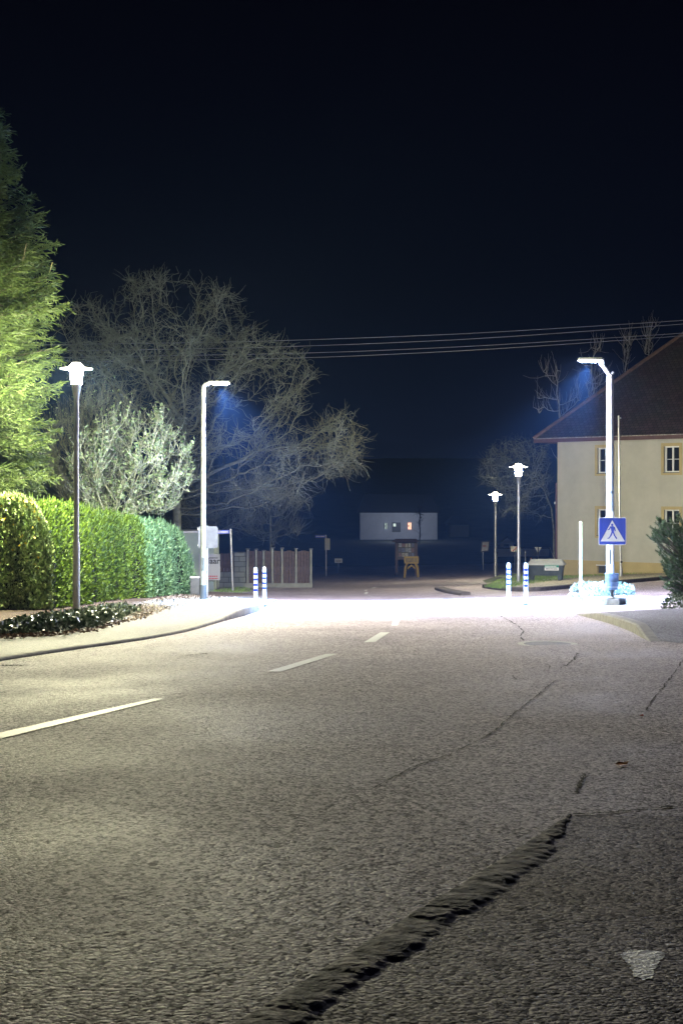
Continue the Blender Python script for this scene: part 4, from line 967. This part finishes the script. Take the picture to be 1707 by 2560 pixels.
# the great bare walnut behind the hedge
def base_at(px, Y): x = (px - CX) / F * Y; return (x, Y, g(x, Y) - .1)
tb = base_at(445, 52)
bare_tree('walnut_tree', 'huge bare spreading tree behind the left led lamp, boughs hanging right', tb,
          [(140, 790), (250, 700), (330, 690), (400, 655), (450, 645), (520, 700), (570, 720), (625, 780), (690, 840), (760, 880), (820, 960), (870, 1040), (925, 1115), (905, 1190), (820, 1220), (760, 1270), (640, 1290), (560, 1200), (500, 1240), (430, 1180), (330, 1080), (220, 1000), (150, 900)],
          52, 2.0, 1500, .0115, 'bark', 11, trunk=[P(442, 1270, 52), P(436, 1190, 52)], step=.28, kill=.42, infl=4.5, iters=110, ntw=7500, twl=.66, power=.43, jit=.2, wig=.5, up=.12, twr=.85, clump=34)
# bright shrub in front of it
tb = base_at(285, 43)
bare_tree('leafy_shrub', 'pale green lit half-leafed shrub rising behind the hedge top', tb,
          [(190, 1250), (170, 1150), (220, 1060), (300, 1030), (370, 1040), (440, 1080), (490, 1140), (492, 1220), (440, 1290), (330, 1310), (220, 1290)],
          43, .9, 800, .011, 'lightbark', 21, trunk=[P(290, 1330, 43)], step=.16, kill=.3, infl=2.5, iters=80, ntw=1500, twl=.5, power=.36, jit=.1, up=1.0, wig=.18, leafm='leaf', leafn=4200, leafl=.12, cat='shrub', twr=.8)
# thin upright saplings left, dim
tb = base_at(215, 45)
bare_tree('thicket', 'dim thicket of thin upright stems between spruce and shrub', tb,
          [(100, 1240), (110, 1080), (180, 1010), (260, 980), (330, 1000), (330, 1240), (200, 1290)],
          45, 1.0, 420, .009, 'bark', 23, trunk=[P(215, 1330, 45)], step=.2, kill=.35, infl=3, iters=60, ntw=2600, twl=.8, power=.3, jit=.12, up=1.2, wig=.12, leafm='leaf', leafn=1200, leafl=.07, cat='shrub')
# small bare trees behind fence and elsewhere
for px, Y, poly, lab, sd, na in ((676, 66, [(600, 1340), (580, 1250), (660, 1180), (740, 1230), (760, 1340), (700, 1370)], 'small slender bare tree behind the brown wooden fence', 31, 260),
                           (540, 64, [(430, 1330), (450, 1240), (540, 1190), (620, 1230), (640, 1330)], 'tangled bare shrub behind the street name sign', 32, 300)):
    bare_tree('bare_tree', lab, base_at(px, Y), poly, Y, 1, na, .014, 'bark', sd, trunk=[P(px, 1350, Y), P(px, 1290, Y)], step=.3, kill=.5, infl=3, iters=50, ntw=1100, twl=.8, power=.35, up=.6, wig=.2)
bare_tree('curly_tree', 'crooked bare tree glowing beside the farthest street lantern', base_at(1384, 84),
          [(1190, 1200), (1215, 1120), (1290, 1090), (1370, 1110), (1385, 1190), (1350, 1240), (1300, 1285), (1255, 1290), (1255, 1240)], 82, 1.6, 700, .013, 'bark', 41, trunk=[P(1384, 1330, 84), P(1378, 1270, 83.5), P(1360, 1225, 83), P(1335, 1195, 82)], step=.3, kill=.5, infl=4, iters=60, ntw=2200, twl=.7, power=.34, jit=.35, wig=.9, up=-.1)
for i, (px, Y, base_y, polys, lab) in enumerate([
    (1402, 72, 1100, [(1330, 1060), (1335, 930), (1375, 880), (1420, 900), (1445, 960), (1470, 990), (1420, 1060)], 'pale forked birch rising left of the house roof'),
    (1470, 76, 1050, [(1440, 1010), (1455, 880), (1490, 830), (1520, 850), (1510, 1000)], 'thin bare birch top behind the roof slope near the right lamp head'),
    (1562, 78, 940, [(1540, 920), (1545, 850), (1580, 815), (1600, 850), (1585, 920)], 'forked bare birch top above the roof left of the ridge'),
    (1620, 80, 900, [(1600, 890), (1600, 820), (1630, 800), (1650, 830), (1635, 890)], 'bare birch top above the roof nearest the ridge')]):
    bare_tree('birch_tree', lab, base_at(px, Y), polys, Y, .7, 45, .016, 'birch', 50 + i, trunk=[P(px + 8, 1250, Y), P(px, base_y, Y)], step=.3, kill=.6, infl=4.5, iters=60, ntw=160, twl=.9, power=.34, up=1.0, wig=.15, jit=.1, group='birches behind the house')
bare_tree('bare_tree', 'dark slim bare tree standing against the far bungalow wall', base_at(1048, 175), [(1030, 1290), (1035, 1260), (1060, 1255), (1068, 1290), (1050, 1310)], 175, .8, 60, .04, 'barkdark', 60, trunk=[P(1050, 1325, 175)], step=.5, kill=.8, infl=5, iters=30, ntw=60, twl=1, power=.45)
# ---- spruce on the left edge
def spruce():
    r = np.random.default_rng(77); Yt = 33.2; px0 = -95; x0 = (px0 - CX) / F * Yt; zb = g(x0, Yt)
    o = thing('spruce_tree', 'tall dense spruce filling the left edge of the picture', 'tree', (x0, Yt, zb)); ztop = CZ - (215 - HZ) / F * Yt - zb + .1
    MB().tube([(0, 0, -.1), (.02, 0, ztop * .5), (0, 0, ztop)], [.24, .14, .02], 10).build('trunk', 'barkdark', o, True)
    W_ = lambda z: float(np.interp(z, [2.3, 2.65, 3.9, 5.8, 7.6, 9.7, 10.9, 11.4, ztop], [1.7, 1.85, 1.85, 1.98, 2.1, 1.25, .85, .7, .05]))
    SA, SB = [], []; LA, LB = [], []; BA, BB, RA, RB = [], [], [], []
    z = 2.35
    while z < ztop - .2:
        nb = 13 if z < 8.0 else 7
        for k in range(nb):
            a = r.uniform(0, 2 * math.pi); zz_ = z + r.uniform(-.12, .12); L = W_(zz_) * r.uniform(.72, 1.12)
            dirh = np.array([math.cos(a), math.sin(a), 0]); n_ = max(5, int(L / .13)); p_ = np.array([0, 0, zz_])
            elev = -.12 + .5 * (zz_ / ztop); side = np.array([-math.sin(a), math.cos(a), 0])
            for i in range(n_):
                t = (i + 1) / n_; slope = elev - .28 * t + .55 * max(0, t - .55); q = np.array([0, 0, zz_]) + dirh * L * t + np.array([0, 0, L * slope * t]); q = q + r.normal(0, .015, 3)
                BA.append(p_); BB.append(q); RA.append(.022 * (1 - t) + .005); RB.append(.02 * (1 - t) + .004)
                if t > .25:
                    for s_ in (-1, 1):
                        for _ in range(2):
                            l = (.20 + .36 * math.sin(math.pi * min(1, t * .8))) * r.uniform(.55, 1.1); dd = side * s_ * r.uniform(.45, 1) + dirh * r.uniform(.5, .95) + np.array([0, 0, r.uniform(-.5, .25)]); dd /= np.linalg.norm(dd)
                            e_ = q + dd * l + np.array([0, 0, .04]); SA.append(q); SB.append(e_)
                            for _2 in range(3):
                                m_ = q + (e_ - q) * r.uniform(.25, .85); d3 = dd + r.normal(0, .55, 3) + np.array([0, 0, -.1]); d3 /= np.linalg.norm(d3); SA.append(m_); SB.append(m_ + d3 * r.uniform(.1, .2))
                if i == n_ - 1: SA.append(q); SB.append(q + (dirh * .8 + np.array([0, 0, .35])) * .25)
                p_ = q
            if r.random() < .05 and zz_ > 5 and dirh[1] < .2: LA.append(p_); LB.append(p_ + (dirh * .35 + np.array([0, 0, 1])) * r.uniform(.3, .55))
        z += .17
    link('branches', tubes_np(np.array(BA), np.array(BB), np.array(RA), np.array(RB), 4), 'barkdark', o)
    SA = np.array(SA); SB = np.array(SB)
    # needles: thin slivers along every shoot, visible side and far side alike
    V = [shoots(SA, SB, .010)]
    for rep in range(9):
        t = r.uniform(0, .95, (len(SA), 1)); p_ = SA + (SB - SA) * t; d = unit(SB - SA); nr = unit(np.cross(d, r.normal(0, 1, SA.shape))); tip = p_ + (d * .6 + nr * .75) * r.uniform(.022, .04, (len(SA), 1)); w = unit(np.cross(nr, d)) * .0042
        V.append(np.stack([p_ - w, p_ + w, tip], 1).reshape(-1, 3))
    link('needles', npmesh(np.concatenate(V), 3), 'spruce', o)
    LA = np.array(LA); LB = np.array(LB); k = len(LA)
    for i in range(k): link('leader_shoot', tubes_np(LA[i:i + 1], LB[i:i + 1], np.array([.009]), np.array([.015]), 6), 'sprucetip', o)
    return o
spruce()
# ---- hedges
def hedge(name, label, path, H, depth, n, m, ln, wd, lump=.26, extra=None, cat='hedge', rag=.08):
    """path: list of (px, py_base, py_top) along the front foot of the hedge, left to right"""
    r = np.random.default_rng(len(label)); B = [G(a, b_, .1) for a, b_, _ in path]; hs = [(b_ - t) / sc(B[i].y) for i, (a, b_, t) in enumerate(path)]
    L = [0]
    for a, b_ in zip(B, B[1:]): L.append(L[-1] + (b_ - a).length)
    o = thing(name, label, cat, tuple(B[0])); o0 = np.array(B[0])
    def surf(u, v):   # u along, v 0..1 front foot to top to back ; returns point, normal
        s_ = u * L[-1]; x = np.interp(s_, L, [b_.x for b_ in B]); y = np.interp(s_, L, [b_.y for b_ in B]); z = np.interp(s_, L, [b_.z for b_ in B]); h = np.interp(s_, L, hs)
        bulge = .12 * np.sin(3.1 * s_ + 2 * v) + lump * np.sin(7.7 * s_ + 5 * v) * .6
        tx = B[-1].x - B[0].x; ty = B[-1].y - B[0].y; tl = math.hypot(tx, ty); nx, ny = ty / tl, -tx / tl
        th = np.clip((v - .0) / 1.0, 0, 1) * math.pi
        # superellipse cross-section
        cx = np.sign(np.cos(th)) * np.abs(np.cos(th)) ** .45; cz = np.abs(np.sin(th)) ** .5
        endt = np.clip(np.minimum(u, 1 - u) * L[-1] / .5, 0, 1) ** .5
        off = (cx * depth / 2 - depth / 2 + bulge * .4) * 1.0; hh = h * cz * (.55 + .45 * endt) + bulge * .25 * cz
        pt = np.stack([x + nx * (off + 0), y + ny * off, z + hh], 1)
        return pt, np.stack([nx * cx, ny * cx, cz * .8 + 0 * cx], 1)
    u = r.uniform(0, 1, n); v = np.where(r.random(n) < .62, np.arcsin(r.uniform(0, .98, n) ** 2) / math.pi, r.uniform(.3, .62, n))
    pt, nr = surf(u, v); inn = r.uniform(0, .16, (n, 1)); pt = pt - unit(nr) * inn - o0
    k_ = n // 22; u2 = r.uniform(0, 1, k_); v2 = r.uniform(.1, .6, k_); p2, n2 = surf(u2, v2); p2 = p2 - o0
    link('foliage', npmesh(np.concatenate([leaves(pt, nr + np.array([0, 0, .9]), ln, wd, .6), leaves(p2, n2 + np.array([0, 0, 1.6]), ln * (1.3 if extra else 2.2), wd * .6, .35)]), 4), m, o)
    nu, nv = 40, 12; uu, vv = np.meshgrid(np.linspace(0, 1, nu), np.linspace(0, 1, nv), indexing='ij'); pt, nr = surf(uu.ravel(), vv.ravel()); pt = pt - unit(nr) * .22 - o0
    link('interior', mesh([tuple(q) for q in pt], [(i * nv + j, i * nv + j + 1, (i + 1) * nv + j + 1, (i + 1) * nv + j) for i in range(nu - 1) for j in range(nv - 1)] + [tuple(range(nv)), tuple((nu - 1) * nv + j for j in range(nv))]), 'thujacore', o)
    if extra:
        k = extra[1]; u = r.uniform(extra[2], extra[3], k); v = r.uniform(.05, .5, k); pt, nr = surf(u, v); link('yellow_leaves', npmesh(leaves(pt - o0 + unit(nr) * .04, nr, .08, .06, .6), 4), extra[0], o)
    return o
hedge('leafy_bush', 'loose glossy bush with a few yellow leaves at the left edge below the spruce', [(-160, 1527, 1255), (-60, 1527, 1246), (40, 1526, 1243), (90, 1526, 1256), (130, 1525, 1285)], 0, 1.4, 19000, 'mixleaf', .10, .06, extra=('yleaf', 60, .45, .9), cat='shrub', lump=.3)
hedge('thuja_hedge', 'clipped yellow green thuja hedge behind the nearest street lamp', [(140, 1522, 1262), (165, 1519, 1255), (205, 1515, 1262), (240, 1508, 1277), (300, 1500, 1284), (380, 1494, 1300)], 0, 1.3, 26000, 'thuja', .085, .04)
hedge('conifer_hedge', 'blue green rounded conifer hedge ending beside the pale shed wall', [(366, 1496, 1300), (400, 1492, 1303), (440, 1488, 1312), (468, 1486, 1328), (486, 1485, 1372)], 0, 1.6, 13000, 'thujablue', .09, .045)
# ivy and litter
def scatter(poly, n, lift, hz_, ln, wd, m, name, label, cat, up=.5, flat=.0):
    xs = [q[0] for q in poly]; ys = [q[1] for q in poly]; r = np.random.default_rng(len(label) + n)
    x = r.uniform(min(xs), max(xs), n * 5); y = r.uniform(min(ys), max(ys), n * 5); k = in_poly(x, y, poly); x = x[k][:n]; y = y[k][:n]
    pts = np.array([tuple(G(float(a), float(b_), lift)) for a, b_ in zip(x, y)]); pts[:, 2] += r.uniform(0, hz_, len(pts))
    pts[:, :2] += r.normal(0, .03, (len(pts), 2))
    d = np.stack([r.normal(0, 1, len(pts)), r.normal(0, 1, len(pts)), np.full(len(pts), up)], 1)
    o = link(name, npmesh(leaves(pts, d, ln, wd, .2), 4), m); tag(o, label, cat, kind='stuff'); return o
scatter([(-20, 1583), (60, 1560), (200, 1536), (300, 1520), (352, 1530), (300, 1552), (240, 1570), (130, 1585), (0, 1590)], 5200, .1, .13, .075, .06, 'ivy', 'ivy', 'glossy ivy carpet at the foot of the nearest street lamp', 'ground cover')
scatter([(-20, 1598), (0, 1588), (130, 1584), (240, 1570), (330, 1545), (420, 1520), (350, 1548), (230, 1580), (120, 1592)], 1500, .105, .02, .06, .035, 'litter', 'leaf_litter', 'brown fallen leaves along the edge of the planting bed', 'fallen leaves', up=.1)
scatter([(300, 1530), (380, 1500), (440, 1488), (560, 1492), (600, 1497), (500, 1508), (430, 1522), (350, 1545)], 2600, .105, .03, .05, .03, 'drylitter', 'dry_litter', 'pale dry leaves and mulch behind the sidewalk near the dark-footed lamp pole', 'fallen leaves', up=.15)
scatter([(530, 1478), (600, 1470), (640, 1476), (600, 1486), (520, 1484)], 600, .05, .02, .1, .015, 'grass', 'weeds', 'tufts of weeds at the foot of the block wall', 'weeds', up=1.5)
scatter([(1208, 1469), (1250, 1450), (1340, 1438), (1393, 1432), (1500, 1428), (1640, 1418), (1700, 1420), (1640, 1433), (1480, 1443), (1400, 1450), (1300, 1465), (1250, 1474)], 9000, .13, .01, .085, .012, 'grass', 'grass', 'short green grass around the lanterns and along the house', 'grass', up=1.6)
# ---- pine at the right edge
def pine():
    r = np.random.default_rng(88); Yp = 33.0; x0 = (1765 - CX) / F * Yp; zb = g(x0, Yp); o = thing('pine_shrub', 'dark green mountain pine bush at the right edge', 'shrub', (x0, Yp, zb)); s_ = sc(Yp)
    edge = [(1640, 1297), (1625, 1320), (1617, 1342), (1640, 1360), (1648, 1385), (1655, 1415), (1650, 1445), (1658, 1470), (1672, 1490), (1690, 1500)]
    tips = []
    for px_, py_ in edge: tips.append((px_ + 4, py_))
    for _ in range(330):
        py_ = r.uniform(1285, 1500); xe = np.interp(py_, [1285, 1297, 1320, 1342, 1360, 1385, 1415, 1445, 1470, 1500], [1665, 1640, 1632, 1622, 1642, 1650, 1657, 1652, 1662, 1685]); tips.append((r.uniform(xe + 6, 1850), py_))
    A, B, ra, rb = [], [], [], []; NV = []
    for i, (px_, py_) in enumerate(tips):
        Yq = Yp + (r.uniform(-.8, .5) if i >= 10 else r.uniform(-.2, .2)); t = np.array(P(px_, py_, Yq)) - np.array([x0, Yp, zb]); root = np.array([r.normal(0, .08), r.normal(0, .08), max(.1, t[2] * .45)]); mid = (t + root) / 2 + np.array([0, 0, -.08])
        A += [root, mid]; B += [mid, t]; ra += [.03, .018]; rb += [.018, .009]
        dd = unit((t - mid)[None])[0]
        for s2 in range(5):
            off = r.normal(0, .055, 3) if s2 else np.zeros(3); st = t + off - dd * r.uniform(.0, .2) * (s2 > 0); d2_ = unit((dd + r.normal(0, .35, 3) * (s2 > 0) + np.array([0, 0, .35]))[None])[0]
            k = 60; tt = r.uniform(-.10, .05, (k, 1)); bs = st + d2_ * tt; nr = unit(r.normal(0, 1, (k, 3))); dn = unit(d2_ * .9 + nr * .8); tip = bs + dn * r.uniform(.05, .09, (k, 1)); w = unit(np.cross(dn, r.normal(0, 1, (k, 3)))) * .0055
            NV.append(np.stack([bs - w, bs + w, tip], 1).reshape(-1, 3))
    link('branches', tubes_np(np.array(A), np.array(B), np.array(ra), np.array(rb), 5), 'barkdark', o); link('needles', npmesh(np.concatenate(NV), 3), 'pine', o)
    MB().tube([(0, 0, -.1), (.02, 0, .6), (.0, .02, 1.6)], [.08, .06, .03], 8).build('trunk', 'barkdark', o, True)
pine()
patch_plant('low_shrub', 1700, 1523, 500, .35, .3, .3, .06, .04, 'ivy', 'small leafy plant at the foot of the mountain pine', 'plant', z0=.0)

# ================================================================ HAZE
hb = MB().box(-120, 120, -12, 320, -8, 13.5)
me = mesh(hb.v, hb.f); hm = bpy.data.materials.new('haze'); hm.use_nodes = True; t = hm.node_tree; t.nodes.clear(); oo = t.nodes.new('ShaderNodeOutputMaterial'); pv = t.nodes.new('ShaderNodeVolumePrincipled')
pv.inputs['Color'].default_value = (.27, .47, 1, 1); pv.inputs['Density'].default_value = .00036; pv.inputs['Anisotropy'].default_value = .2; t.links.new(pv.outputs[0], oo.inputs['Volume'])
o = link('haze', me, hm); tag(o, 'thin night mist filling the street', 'haze', kind='stuff')
